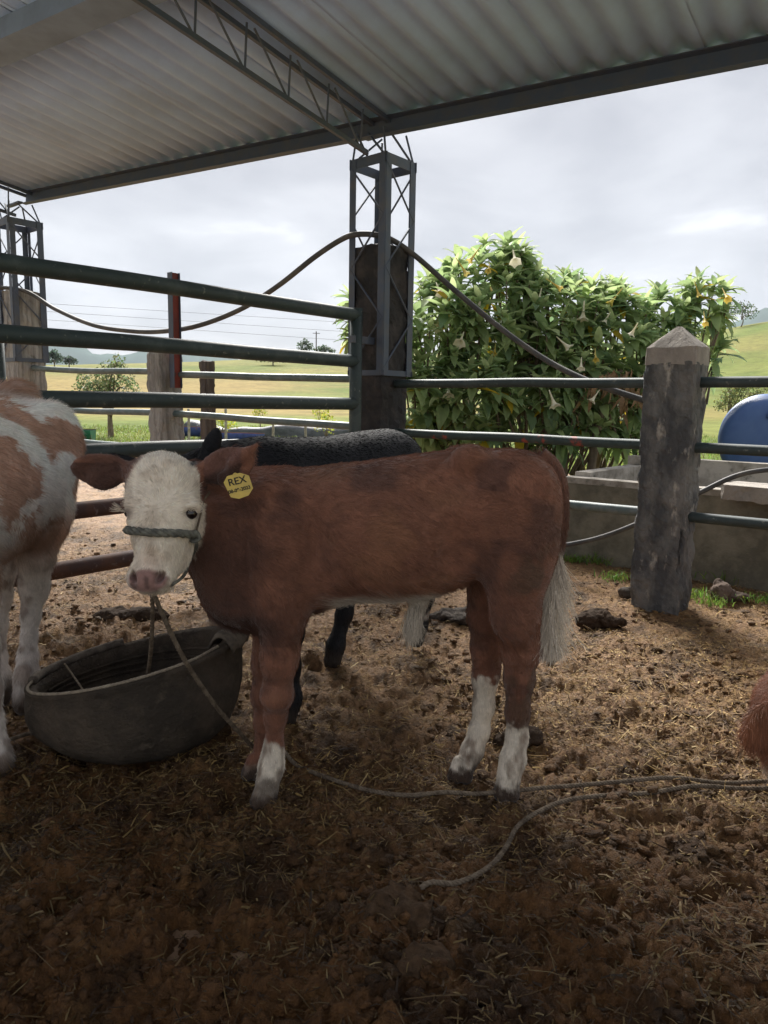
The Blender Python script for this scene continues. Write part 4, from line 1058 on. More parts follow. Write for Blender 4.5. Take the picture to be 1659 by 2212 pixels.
    for x, y, tl in ((289, 1247, .45), (346, 1248, -.45)):                        # nostrils
        rt = np.array([[math.cos(tl), 0, math.sin(tl)], [0, 1, 0], [-math.sin(tl), 0, math.cos(tl)]])
        f.ell(a(x, y, 1.850), (.0095, .034, .0175), 0.007, rot=rt, sub=True)
    f.cone(a(286, 1274, 1.86), a(372, 1266, 1.875), .0032, .0032, 0.006, sub=True)
    # ears
    def ear(bx, by, bY, tx, ty, tY, half, upv, fr):
        B0, T0 = a(bx, by, bY), a(tx, ty, tY); ua = nrm(T0 - B0); L = np.linalg.norm(T0 - B0)
        ub = nrm(np.asarray(upv) - ua * (np.asarray(upv) @ ua)); uc = np.cross(ua, ub)
        f.cone(B0 - ua * .02, B0 + ua * L * .35, .026, .022, 0.03)
        rot = np.stack([ua, ub, uc])
        f.ell(B0 + ua * L * .55, (L * .50, half, .0115), 0.012, rot=rot)
        f.ell(B0 + ua * L * .60 + uc * fr * .016, (L * .42, half * .78, .013), 0.008, rot=rot, sub=True)
        return B0, T0
    ear(295, 1018, 2.02, 158, 1012, 2.03, .047, (-.35, .15, -1), 1)
    f.ell(a(222, 1036, 2.025), (.036, .010, .028), 0.02)
    ear(425, 1026, 2.02, 545, 990, 1.965, .050, (.55, -.1, -1), -1)
    f.cone(a(508, 1000, 1.975), a(557, 960, 1.955), .018, .005, 0.02)
    f.ell(a(500, 1036, 1.975), (.040, .009, .028), 0.02)

    wh = a(340, 1085, 1.9)
    def paint(V):
        d = V - EYE; zc_ = d @ FWD; px = 829.5 + FPX * (d @ RGT) / zc_; py = 1106 - FPX * (d @ UPV) / zc_
        x, y, z = V[:, 0], V[:, 1], V[:, 2]
        n = fbm(V * 9, 4, 101); n2 = fbm(V * 38, 3, 107); n3 = fbm(V * np.array([7, 7, 11]) + 4, 3, 117)
        c = BROWN * (1 + 0.16 * n[:, None] + 0.12 * n2[:, None])
        c = c + (DBROWN - c) * (0.75 * smooth(0.2, 0.75, n3))[:, None]
        c = c + (np.array([0.23, 0.105, 0.055]) - c) * (0.5 * smooth(0.25, 0.8, fbm(V * 6 + 9, 3, 119)))[:, None]
        def to(col, w): 
            nonlocal c
            c = c + (np.asarray(col) - c) * np.clip(w, 0, 1)[:, None]
        to(DBROWN * .75, .75 * smooth(-.22, -.42, x + .05 * n) * smooth(1.02, .78, z) * smooth(.46, .6, z) + .5 * smooth(.62, .54, z + .03 * n) * smooth(.2, -.1, x) * (z > .5))  # chest and lower neck painted darker, part dark coat, part shade
        # paler belly line and sheath
        tz = a(800, 1285)[2]
        bel = smooth(tz + .055 + .03 * n, tz + .01, z) * smooth(-.20, -.14, x) * smooth(.24, .12, x) * (z > .5)
        to(CREAM * .62, bel * (0.75 + .25 * smooth(-.4, .4, n2)))
        to(MUD * 1.3, .7 * smooth(.35, .75, fbm(V * np.array([13, 13, 8]), 4, 125)) * smooth(.25, .42, x) * smooth(.95, .75, z) * (y < 2.2))
        # white stockings with a soiled foot
        def sock(sel, ztop, amt=1.0):
            w = sel * smooth(ztop + .010 + .022 * n2 + .02 * n, ztop - .010 + .022 * n2 + .02 * n, z); to(CREAM * .9, w * amt); to(MUD, w * 0.8 * smooth(.10, .02, z + .05 * n + .03 * n2)); to(MUD * 2.4, w * .7 * smooth(.0, .9, fbm(V * np.array([30, 30, 11]), 4, 130)))
        fr = (x < -.1); near = y < np.where(x < 0, 2.185, 2.225)
        sock((fr & near).astype(float), a(590, 1610, 2.11)[2]); sock((fr & ~near).astype(float), a(560, 1640, 2.28)[2], .35)
        sock((~fr & near & (x < .7)).astype(float), a(1117, 1555, 2.16)[2]); sock((~fr & ~near).astype(float), a(1045, 1462, 2.3)[2])
        to(MUD * .8, smooth(.05, .025, z + .012 * n2))
        # white face
        head = (x < -.38).astype(float) * (z > .6)
        u = (px - 352) / 88; v = (py - 1110) / 165
        hc = a(352, 1110, 2.0)
        rb = np.interp(py, [965, 985, 1005, 1040, 1090, 1130, 1165, 1205, 1245, 1295], [385, 408, 424, 438, 444, 442, 436, 420, 396, 372])
        face = head * smooth(2.055, 2.03, y + .006 * n2) * smooth(4, -4, px - rb + 4 * n2) * smooth(1.05, .95, np.where(v < 0, np.sqrt((np.minimum(u, 0) / 1.0) ** 2 + (v / .86) ** 2), 0))
        face = face * (py > 970) 
        earm = head * ((px < 268) | ((px > 432) & (py < 1085))); face = face * (1 - np.clip(earm, 0, 1))
        to(CREAM, face)
        to(np.array([.50, .41, .32]), face * .5 * smooth(.1, .7, fbm(V * 30, 3, 140)))
        to(np.array([.30, .19, .11]), face * .55 * np.exp(-(((px - 328) / 14) ** 2 + ((py - 1190) / 13) ** 2)))
        to(np.array([.42, .27, .20]), face * .5 * np.exp(-(((px - 325) / 26) ** 2 + ((py - 1215) / 22) ** 2)))
        nose = face * smooth(1.25, .85, np.sqrt(((px - 318) / 42) ** 2 + ((py - 1255) / 25) ** 2) + .08 * n2); to(PINK, nose)
        to(PINK * .45, nose * smooth(.25, .8, fbm(V * 55, 2, 150)))
        for ex, ey in ((413, 1109), (272, 1107)): to(np.array([.10, .06, .05]), face * .8 * np.exp(-(((px - ex) / 15) ** 2 + ((py - ey) / 10) ** 2)))
        to(np.array([.02, .018, .018]), head * np.exp(-(((px - 417) / 8) ** 2 + ((py - 1001) / 7) ** 2) * 1.3) * 1.4)
        # dark hollow of the ears
        to(DBROWN * .7, head * ((px < 262) & (py > 1000)) * .8)
        eR = head * (px > 440) * (py < 1085) * (y < 2.03); to(np.array([.16, .075, .055]), eR); to(DBROWN * .6, eR * smooth(26, 8, np.abs((py - 1030) + .42 * (px - 480))) * (px < 520))
        return np.clip(c, .004, .9)
    o, V, Q = make_animal('calf', f, base, paint, M_BROWNCOAT, 'brown white-faced calf with yellow ear tag standing in front', 'calf')
    # ---- coat
    n = 78000
    P = scatter(V, Q, n, 5); N = f.normal(P); cols = paint(P)
    x, y, z = P[:, 0], P[:, 1], P[:, 2]
    head = (x < -.42) & (y < 2.10); leg = z < .47; ears = head & ((x < -.73) | ((x > -.53) & (z > .99)))
    flow = np.tile(np.array([1.0, 0, -.45]), (n, 1))
    flow[:, 2] -= .9 * smooth(.75, .5, z); flow[leg] = (0.1, 0, -1)
    hr = P - wh; flow[head] = hr[head] * np.array([1, .4, 1])
    flow += .55 * np.stack([fbm(P * 11 + k * 5, 3, 160 + k) for k in range(3)], -1) * np.where(leg, .35, 1.0)[:, None] * np.where(head, .05, 1.0)[:, None]
    T = nrm(flow - N * (flow * N).sum(1, keepdims=True))
    lift = np.where(head, .24, .11) + np.where(head, .22, .11) * fbm(P * np.where(head, 30, 14)[:, None], 2, 171) + .10 * np.random.default_rng(2).normal(size=n)
    T = nrm(T + N * np.clip(lift, .08, .8)[:, None])
    Lg = np.where(leg, .009, .014) * (1 + .35 * np.random.default_rng(3).normal(size=n).clip(-1.5, 1.5))
    Lg = np.where(head, np.where(z < .92, .009, .014), Lg); Lg = np.where((N[:, 2] < -.5) & ~head, np.where(leg, Lg, .036), Lg); Lg = np.where((N[:, 2] > .8) & ~head, .024, Lg); Lg = np.where(ears, .009, Lg)
    # keep nose, nostrils and eyes bare
    bare = np.zeros(n, bool)
    for ex, ey, rx in ((318, 1256, 46), (413, 1109, 15), (272, 1107, 12)):
        d = P - EYE; zc_ = d @ FWD; px = 829.5 + FPX * (d @ RGT) / zc_; py = 1106 - FPX * (d @ UPV) / zc_
        bare |= head & (((px - ex) / rx) ** 2 + ((py - ey) / (rx * .55)) ** 2 < 1)
    kp = ~bare & (z > .02)
    cols = cols * (0.66 + .60 * np.random.default_rng(8).random(n))[:, None] * (1 + .22 * fbm(P * np.array([40, 40, 90]), 2, 181))[:, None]
    hair_obj('coat', o, base, P[kp], T[kp], np.abs(Lg[kp]), np.clip(cols[kp], 0, .9), 0.00055, M_HAIR, .14, 4, .12)
    # ---- eyes, tag
    for ex, ey in ((413, 1109), (272, 1107)):
        p = f.hit(ex, ey, 1.8, 2.2); nn = f.normal(p[None])[0]; eyeball(o, base, p + nn * .003 + (FWD * .022 if ex < 300 else 0), nn, .0175, M_EYE)
        # lashes
        k = 60; rg = np.random.default_rng(int(ex)); t = rg.uniform(-1, 1, k); sd = 1 if ex > 350 else -1
        Pl = p + nn * .006 + np.outer(t * .014, RGT) + np.outer(.012 * (1 - t ** 2) + .002, UPV)
        Tl = nrm(nn * .8 + UPV * .25 + RGT * (.55 * sd) + .25 * rg.normal(size=(k, 3)))
        hair_obj('eyelashes', o, base, Pl, Tl, np.full(k, .026), np.tile(CREAM, (k, 1)), .0006, M_HAIR, .1, 4, -.2)
    tagm = mat('yellow_tag_plastic', (0.62, 0.45, 0.10), 0.5, (0.5, 0.37, 0.10), 30, (.4, .65), spec=.4)
    ink = mat('black_tag_print', (0.02, 0.02, 0.02), 0.7)
    tc_ = a(515, 1050, 1.940); ux = nrm(RGT * .95 + FWD * .25 + UPV * .26); uz = nrm(UPV - ux * (UPV @ ux) - RGT * .0); uz = nrm(uz - ux * (uz @ ux)); un = np.cross(ux, uz); un = un if un @ FWD < 0 else -un
    w, h = pxr(29, tc_), pxr(27, tc_)
    out2 = [(-.98, .55), (-.62, .98), (.35, 1.0), (.95, .62), (1.0, -.45), (.55, -.92), (-.2, -1.0), (-.75, -.72)]
    Vt = [tc_ + ux * p[0] * w + uz * p[1] * h + un * s for s in (.0015, -.0015) for p in out2]; k = len(out2)
    F_ = [tuple(range(k)), tuple(range(2 * k - 1, k - 1, -1))] + [(i, k + i, k + (i + 1) % k, (i + 1) % k) for i in range(k)]
    mb = MB(); mb.add(Vt, F_); tg = mb.build('ear_tag', tagm, o)
    mb = MB(); st_ = a(508, 1026, 1.952); mb.tube([st_ - un * .012, st_ + un * .006], .006, 12); mb.build('tag_stud', tagm, o, smoothf=True)
    for txt, dy, sz in (('REX', .16, .0265), ('08-09-2023', -.42, .0128)):
        cu = bpy.data.curves.new('tag_text', 'FONT'); cu.body = txt; cu.size = sz; cu.align_x = 'CENTER'; cu.extrude = .0003; cu.offset = .00035
        t_ = bpy.data.objects.new('tag_text', cu); COL.objects.link(t_)
        dg = bpy.context.evaluated_depsgraph_get(); me = bpy.data.meshes.new_from_object(t_.evaluated_get(dg)); bpy.data.objects.remove(t_); me.name = 'tag_lettering'
        me.materials.clear(); me.materials.append(ink); q = link('tag_lettering', me, tg)
        p = tc_ + uz * dy * h + un * .0021 - base
        q.matrix_local = Matrix.Translation(Vector(p)) @ Matrix(((ux[0], uz[0], un[0]), (ux[1], uz[1], un[1]), (ux[2], uz[2], un[2]))).to_4x4()
    # ---- tail
    tp = [a(1165, 985, 2.19), a(1195, 1010, 2.185), a(1210, 1050, 2.175), a(1214, 1110, 2.165), a(1208, 1160, 2.16), a(1198, 1205, 2.155), a(1190, 1260, 2.15), a(1188, 1330, 2.15), a(1190, 1370, 2.15)]
    tq = catmull(tp, 6); s_ = np.linspace(0, 1, len(tq)); tr = np.interp(s_, [0, .15, .4, .62, .8, 1], [.030, .025, .018, .013, .009, .004])
    mb = MB(); mb.tube(tq, tr, 10); tl = mb.build('tail', M_BROWNCOAT, o, smoothf=True)
    ca = tl.data.attributes.new('paint', 'FLOAT_COLOR', 'POINT'); zz = np.array([v.co[2] + base[2] for v in tl.data.vertices]); zs_ = a(1200, 1185)[2]
    w = smooth(zs_ + .03, zs_ - .03, zz); cc = np.ones((len(zz), 4), np.float32); cc[:, :3] = BROWN * .8 + (CREAM * .8 - BROWN * .8) * w[:, None]; ca.data.foreach_set('color', cc.ravel())
    rg = np.random.default_rng(6); k = 9500; s = rg.random(k) ** .8; ii = (s * (len(tq) - 1)).astype(int); Pt = tq[ii] + nrm(rg.normal(size=(k, 3))) * tr[ii][:, None]
    zt = Pt[:, 2]; sw = smooth(zs_ + .03, zs_ - .02, zt); ct = BROWN * .8 + (CREAM - BROWN * .8) * sw[:, None]; ct = ct * rg.uniform(.6, 1.1, k)[:, None]
    outv = nrm(Pt - tq[ii]); cl = rg.integers(0, 34, k); cd = rg.normal(size=(34, 3)) * .13; Tt = nrm(np.array([0, 0, -1.0]) + outv * (.16 + .10 * sw)[:, None] + cd[cl] * sw[:, None] + .05 * rg.normal(size=(k, 3)))
    Lt = np.where(sw > .5, rg.uniform(.05, .15, k) * (.7 + .6 * rg.random(34)[cl]), .022); lim = np.maximum(.02, zt - a(1190, 1405)[2]); Lt = np.minimum(Lt, lim * 1.05)
    hair_obj('tail_switch', o, base, Pt, Tt, Lt, ct, .0010, M_HAIR, .22, 6, .1)
    # sheath tuft
    k = 900; c0 = a(893, 1335, 2.15); Pt = c0 + rg.normal(size=(k, 3)) * np.array([.011, .010, .014]); Tt = nrm(np.array([-.05, 0, -1]) + .16 * rg.normal(size=(k, 3)))
    hair_obj('belly_tuft', o, base, Pt, Tt, rg.uniform(.035, .072, k), np.tile(CREAM * .8, (k, 1)) * rg.uniform(.6, 1.1, k)[:, None], .0007, M_HAIR, .18, 5, .1)
    return f, o
CALF_F, CALF = brown_calf()
# ------------------------------------------------------------------ black calf standing behind
def black_calf():
    base = np.array([-.25, 3.15, 0.0]); f = Field((-1.05, 2.2, -.02), (.45, 3.95, 1.3), .0085)
    hm, fm = np.array([.02, 3.42, 0]), np.array([-.50, 2.90, 0]); ua = nrm(fm - hm); ub = np.array([-ua[1], ua[0], 0])
    o0 = hm - ua * .14; L = np.linalg.norm(fm - hm)
    st = [(0.0, .90, .10, .08, 0), (.05, .885, .17, .15, 0), (.14, .86, .225, .19, 0), (.30, .83, .245, .215, 0), (.50, .80, .255, .225, 0), (.70, .80, .255, .21, 0), (.88, .82, .235, .18, 0), (1.0, .85, .18, .12, 0)]
    f.loft(o0, ua, ub, st, .05)
    g = lambda x, y: gr(x, y)
    def leg(foot, top, hind, s):
        foot = np.asarray(foot); top = np.asarray(top)
        if hind:
            hk = foot * .35 + top * .65; hk = np.array([foot[0] - ua[0] * .10, foot[1] - ua[1] * .10, .40]); stf = np.array([top[0] + ua[0] * .06, top[1] + ua[1] * .06, .66])
            f.chain([top, stf, hk, foot + np.array([0, 0, .24]) - ua * .05, foot + np.array([0, 0, .10]), foot + ua * .02 + np.array([0, 0, .03])], [.13, .10, .045, .034, .036, .040], .04)
        else:
            f.chain([top, foot * .3 + top * .7, foot + np.array([0, 0, .36]), foot + np.array([0, 0, .22]), foot + np.array([0, 0, .10]), foot + ua * .02 + np.array([0, 0, .03])], [.10, .075, .045, .031, .036, .040], .04)
    leg(g(725, 1440), hm - ub * -.09 * 0 + np.array([-.06, -.08, .80]), True, -1); leg(g(905, 1392), hm + np.array([.07, .07, .80]), True, 1)
    leg(g(628, 1562), fm + np.array([.06, -.08, .75]), False, 1); leg(g(502, 1455), fm + np.array([-.07, .08, .75]), False, -1)
    hd = at(372, 1045, 2.62)
    f.chain([fm + np.array([0, 0, .86]), (fm + np.array([0, 0, .9])) * .5 + hd * .5, hd], [.17, .12, .09], .07)
    f.ell(hd, (.095, .09, .09), .04); f.ell(hd + np.array([-.02, -.07, -.12]), (.07, .07, .12), .05); f.ell(hd + np.array([-.03, -.10, -.22]), (.06, .06, .06), .04)
    for bx, by, tx, ty in ((440, 1010, 471, 925), (310, 1010, 215, 990)):
        B0, T0 = at(bx, by, 2.63), at(tx, ty, 2.60); u = nrm(T0 - B0); Ln = np.linalg.norm(T0 - B0); v = nrm(np.array([1, 0, .3]) - u * (np.array([1, 0, .3]) @ u)); w = np.cross(u, v)
        f.cone(B0 - u * .03, B0 + u * Ln * .3, .03, .025, .03); f.ell(B0 + u * Ln * .48, (Ln * .54, .036, .011), .012, rot=np.stack([u, v, w])); f.cone(B0 + u * Ln * .5, T0, .018, .004, .012)
    BLK = np.array([.011, .0115, .014])
    def paint(V):
        n = fbm(V * 8, 3, 201); c = BLK * (1 + .5 * n[:, None]); c = c + (np.array([.06, .045, .035]) - c) * (.6 * smooth(.12, .02, V[:, 2] + .04 * n))[:, None]
        w = ((V[:, 0] > .10) & (V[:, 2] < .30)).astype(float); c = c + (CREAM * .6 - c) * (w * .55 * smooth(.0, .5, fbm(V * 14, 3, 203)))[:, None]
        return np.clip(c, .004, .8)
    o, V, Q = make_animal('calf', f, base, paint, M_coat('black_coat', .6, 0.0), 'black calf mostly hidden behind the brown calf', 'calf')
    n = 26000; P = scatter(V, Q, n, 9); N = f.normal(P); fl = np.tile(-ua + np.array([0, 0, -.35]), (n, 1)); fl[P[:, 2] < .5] = (0, 0, -1); fl = fl + .15 * np.stack([fbm(P * 10 + k, 2, 210 + k) for k in range(3)], -1)
    T = nrm(nrm(fl - N * (fl * N).sum(1, keepdims=True)) + N * .06); c = paint(P) * np.random.default_rng(1).uniform(.35, .9, n)[:, None]
    hair_obj('coat', o, base, P, T, np.full(n, .012) * np.random.default_rng(4).uniform(.6, 1.3, n), c, .0007, M_HAIRB, .12)
    for s in (-1, 1):
        p = hd + np.array([.085 * s, -.05, -.03]); eyeball(o, base, p, nrm(np.array([s, -.6, 0])), .016, M_EYE)
    tq = catmull([o0 + np.array([0, 0, 1.03]) + ua * .06, o0 - ua * .05 + np.array([0, 0, .95]), o0 - ua * .07 + np.array([0, 0, .7]), o0 - ua * .06 + np.array([0, 0, .42])], 6)
    mb = MB(); mb.tube(tq, np.linspace(.028, .012, len(tq)), 8); tl = mb.build('tail', M_coat('black_tail', .6), o, smoothf=True); ca = tl.data.attributes.new('paint', 'FLOAT_COLOR', 'POINT'); ca.data.foreach_set('color', np.tile(np.append(BLK, 1), len(tl.data.vertices)).astype(np.float32))
black_calf()

# ------------------------------------------------------------------ spotted cow at the left edge
def spotted_cow():
    base = np.array([-1.42, 2.5, 0.0]); f = Field((-2.15, 1.25, -.02), (-.98, 3.12, 1.42), .008)
    ua = nrm(np.array([-.03, -1.0, 0])); ub = np.array([-ua[1], ua[0], 0]); o0 = np.array([-1.435, 3.02, 0])
    st = [(0, 1.0, .12, .09, 0), (.05, .965, .20, .155, 0), (.14, .935, .262, .225, 0), (.26, .92, .285, .262, 0), (.42, .905, .295, .272, 0), (.62, .89, .305, .285, 0), (.85, .885, .305, .28, 0), (1.05, .89, .30, .245, 0), (1.2, .92, .26, .20, 0), (1.3, .95, .18, .12, 0)]
    f.loft(o0, ua, ub, st, .05)
    a = at; rr = lambda px, Y=2.75: px * Y / FPX
    f.ell(a(112, 960, 2.80), (.10, .16, .16), .06); f.ell(a(92, 1080, 2.78), (.095, .14, .19), .06)
    f.ell(a(35, 850, 2.93), (.07, .09, .05), .06)                                  # tail head
    f.chain([a(92, 1110, 2.76), a(80, 1200, 2.76), a(73, 1262, 2.80), a(66, 1333, 2.79), a(63, 1374, 2.78), a(60, 1416, 2.765), a(58, 1462, 2.75), a(55, 1500, 2.735), a(54, 1522, 2.725)],
            [rr(58), rr(36), rr(29), rr(18), rr(15), rr(19), rr(25), rr(22), rr(25)], .03)
    f.ell(a(88, 1272, 2.83), (rr(15), .04, rr(30)), .03)
    f.chain([a(-10, 1110, 2.85), a(-4, 1230, 2.86), a(-2, 1290, 2.88), a(-5, 1350, 2.86), a(-4, 1420, 2.84), a(0, 1460, 2.82), a(-1, 1495, 2.81), a(-2, 1508, 2.80)], [rr(56), rr(36), rr(26), rr(19), rr(16), rr(21), rr(21), rr(24)], .03)
    f.chain([a(-75, 1250, 2.25), a(-50, 1400, 2.25), a(-32, 1490, 2.25), a(-18, 1560, 2.25), a(-6, 1615, 2.25), a(0, 1645, 2.24), a(2, 1662, 2.235)], [.10, .06, .046, .032, .032, .036, .038], .03)
    q = np.array([-1.60, 2.05, 0]); f.chain([q + np.array([0, 0, .8]), q + np.array([0, 0, .5]), q + np.array([0, 0, .34]), q + np.array([0, 0, .12]), q + np.array([0, 0, .03])], [.11, .065, .045, .036, .04], .03)
    hd = np.array([-1.78, 1.52, 1.02]); f.chain([np.array([-1.47, 1.85, .98]), np.array([-1.60, 1.68, 1.04]), hd], [.20, .15, .10], .07)
    f.ell(hd, (.10, .11, .11), .04); f.ell(hd + np.array([-.09, -.10, -.09]), (.085, .09, .09), .05); f.ell(hd + np.array([-.15, -.17, -.16]), (.07, .07, .065), .04)
    for s in (-1, 1): f.ell(hd + np.array([.13 * s, .05 + .09 * s * 0, .04]), (.10, .02, .045), .02)
    FAWN = np.array([.56, .34, .245]); WHT = np.array([.88, .83, .78])
    def paint(V):
        x, y, z = V.T; n = fbm(V * 5, 4, 301); n2 = fbm(V * 24, 3, 305)
        # pale bands slanting down the flank, ragged at their edges
        s = z * 7.5 + y * 6.5 + 1.1 * n + .25 * n2; w = smooth(-.62, -.40, np.sin(s * 1.9 + 1.0) + .7 * n + .55 * n2) * smooth(.66, .82, z + .05 * n)
        c = FAWN * (1 + .25 * n2[:, None] * .6) + (WHT - FAWN) * w[:, None]
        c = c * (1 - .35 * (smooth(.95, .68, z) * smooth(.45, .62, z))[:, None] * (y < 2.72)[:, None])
        lg = smooth(.66, .52, z + .04 * n); c = c + (WHT * .8 - c) * (lg * .85)[:, None]
        c = c + (np.array([.20, .13, .09]) - c) * (lg * .65 * smooth(0, .6, fbm(V * 13, 3, 309)))[:, None]
        c = c + (MUD - c) * smooth(.12, .03, z + .02 * n)[:, None]; c = c + (FAWN * .7 - c) * (.8 * smooth(1.17, 1.21, z) * (y > 2.7))[:, None]
        return np.clip(c, .005, .85)
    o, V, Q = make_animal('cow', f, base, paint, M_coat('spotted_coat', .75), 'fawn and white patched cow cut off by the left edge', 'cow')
    n = 42000; P = scatter(V, Q, n, 19, weight=lambda p: 1 + 2 * (p[:, 1] > 2.2)); N = f.normal(P); fl = np.tile(np.array([.1, .8, -.75]), (n, 1)); fl[P[:, 2] < .6] = (0, 0, -1); fl = fl + .45 * np.stack([fbm(P * 9 + k, 3, 310 + k) for k in range(3)], -1)
    T = nrm(nrm(fl - N * (fl * N).sum(1, keepdims=True)) + N * .30); rg = np.random.default_rng(14); Lg = np.where(P[:, 2] < .55, .014, .027) * rg.uniform(.6, 1.4, n); Lg = np.where((P[:, 2] > 1.15) & (P[:, 1] > 2.8), .04, Lg)
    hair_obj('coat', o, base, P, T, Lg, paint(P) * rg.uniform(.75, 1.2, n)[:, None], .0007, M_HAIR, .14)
    for s in (-1, 1): eyeball(o, base, hd + np.array([.09 * s - .05, -.08, .0]), nrm(np.array([s, -.7, 0])), .018, M_EYE)
spotted_cow()

# ------------------------------------------------------------------ tan calf lying at the right edge, only an ear and brow in view
def lying_calf():
    base = np.array([2.0, 2.4, 0.0]); f = Field((1.02, 1.95, -.03), (3.05, 2.95, .75), .009); a = at; rr = lambda px: px * 2.3 / FPX
    f.loft((1.7, 2.55, 0), (1, 0, 0), (0, 1, 0), [(0, .28, .16, .14, 0), (.15, .30, .24, .22, 0), (.5, .30, .27, .27, 0), (.9, .28, .25, .27, 0), (1.15, .24, .20, .2, 0), (1.25, .22, .12, .1, 0)], .05)
    c0 = a(1722, 1552, 2.28); f.ell(c0, (rr(84), .10, rr(82)), .04); f.ell(a(1715, 1610, 2.20), (rr(62), .10, rr(55)), .05); f.ell(a(1710, 1655, 2.12), (rr(48), .08, rr(38)), .05)
    f.chain([c0 + np.array([.05, .08, 0]), np.array([1.62, 2.48, .33]), np.array([1.85, 2.55, .33])], [.13, .16, .2], .07)
    B0, T0 = a(1675, 1520, 2.24), a(1606, 1592, 2.17); u = nrm(T0 - B0); Ln = np.linalg.norm(T0 - B0); v = nrm(np.array([.7, -.3, -1]) - u * (np.array([.7, -.3, -1]) @ u)); w = np.cross(u, v)
    f.ell(B0 + u * Ln * .5 + v * .022, (Ln * .62, .064, .016), .02, rot=np.stack([u, v, w]))
    f.chain([np.array([1.75, 2.3, .2]), np.array([1.5, 2.12, .05]), np.array([1.85, 2.1, .05])], [.10, .05, .045], .04); f.chain([np.array([2.6, 2.3, .2]), np.array([2.4, 2.12, .06]), np.array([2.75, 2.1, .05])], [.13, .07, .05], .04)
    TAN = np.array([.27, .105, .05])
    def paint(V):
        n = fbm(V * 10, 3, 401); c = TAN * (1 + .25 * n[:, None]); q = smooth(a(1640, 1612, 2.2)[2], a(1640, 1655, 2.2)[2], V[:, 2] + .02 * n) * (V[:, 0] < 1.5)
        return np.clip(c + (CREAM - c) * (q * .85)[:, None], .005, .85)
    o, V, Q = make_animal('calf', f, base, paint, M_coat('tan_coat'), 'tan calf lying at the right edge, only its furry ear in view', 'calf')
    n = 20000; P = scatter(V, Q, n, 29, weight=lambda p: 1 + 14 * (p[:, 0] < 1.45)); N = f.normal(P); fl = np.tile(np.array([-.5, 0, -1.0]), (n, 1)) + .3 * np.stack([fbm(P * 12 + k, 2, 410 + k) for k in range(3)], -1); fl[P[:, 0] > 1.5] = (1, 0, -.4)
    T = nrm(nrm(fl - N * (fl * N).sum(1, keepdims=True)) + N * .35); rg = np.random.default_rng(24)
    hair_obj('coat', o, base, P, T, np.where(P[:, 0] < 1.4, .034, .024) * rg.uniform(.6, 1.3, n), paint(P) * rg.uniform(.7, 1.25, n)[:, None], .0007, M_HAIR, .14)
    for s in (-1, 1): eyeball(o, base, c0 + np.array([.11 * s, -.07, -.05]), nrm(np.array([s, -.6, 0])), .017, M_EYE)
lying_calf()
# ================================================================== halter, ropes, tyre tub, dung, stones, straw
def braid(P, r, m, name, parent=None, loc=None, turns=9.0, strands=3):
    """a rope of real twisted strands, one mesh"""
    P = np.asarray(P, float); T = nrm(np.gradient(P, axis=0)); ref = np.array([0, 0, 1.0]) if abs(T[:, 2]).mean() < .8 else np.array([1.0, 0, 0])
    N = nrm(np.cross(T, ref)); B = np.cross(T, N); s = np.concatenate([[0], np.cumsum(np.linalg.norm(np.diff(P, axis=0), axis=1))]); mb = MB()
    for k in range(strands):
        ph = s * turns * 2 * math.pi + k * 2 * math.pi / strands
        mb.tube(P + r * .5 * (np.cos(ph)[:, None] * N + np.sin(ph)[:, None] * B), r * .62, 6)
    return mb.build(name, m, parent, loc, smoothf=True)
def resample(P, step):
    P = np.asarray(P, float); s = np.concatenate([[0], np.cumsum(np.linalg.norm(np.diff(P, axis=0), axis=1))]); t = np.arange(0, s[-1], step); return np.stack([np.interp(t, s, P[:, k]) for k in range(3)], -1)
def on_calf(pts, off):
    o = []
    for x, y in pts:
        p = CALF_F.hit(x, y, 1.7, 2.3); n = CALF_F.normal(p[None])[0]; o.append(p + n * off)
    return o
def halter():
    nb = on_calf([(279, 1143), (290, 1146), (310, 1149), (335, 1151), (360, 1151), (385, 1151), (405, 1153), (418, 1156)], .007)
    root = empty('rope_halter', nb[3]); tag(root, 'grey braided rope halter across the brown calf\'s face', 'halter')
    P = resample(catmull(nb, 8), .003); braid(P, .0105, M_HALTER, 'noseband', root, turns=16)
    ck = on_calf([(418, 1158), (424, 1130), (430, 1105)], .006) + [CALF_F.hit(441, 1080, 1.7, 2.4) + np.array([.002, -.012, 0]), CALF_F.hit(455, 1062, 1.7, 2.4) + np.array([0, -.012, 0])]
    mb = MB(); mb.tube(catmull(ck, 6), .003, 6); mb.build('cheek_cord', M_ROPE, root, smoothf=True)
    jw = on_calf([(418, 1158), (420, 1180), (412, 1210), (395, 1238), (372, 1258)], .006); ch = jw[-1] * .4 + at(340, 1279, 1.955) * .6
    mb = MB(); mb.tube(catmull(jw + [ch, at(332, 1283, 1.95)], 6), .0045, 6); mb.build('jaw_cord', M_HALTER, root, smoothf=True)
    kn = nb[-1]; mb = MB()
    mb.tube(catmull([kn + np.array([-.012, -.004, .008]), kn + np.array([.004, -.012, .012]), kn + np.array([.010, -.006, -.006]), kn + np.array([-.006, -.012, -.012]), kn + np.array([-.012, -.002, .002])], 5), .0065, 6); mb.build('knot', M_HALTER, root, smoothf=True)
halter()
def gz(x, y, z=.012):
    p = gr(x, y); p[2] = max(0.0, float(dirt_height(np.array(p[0]), np.array(p[1])))) + z + .008; return p
K0 = at(332, 1283, 1.95)
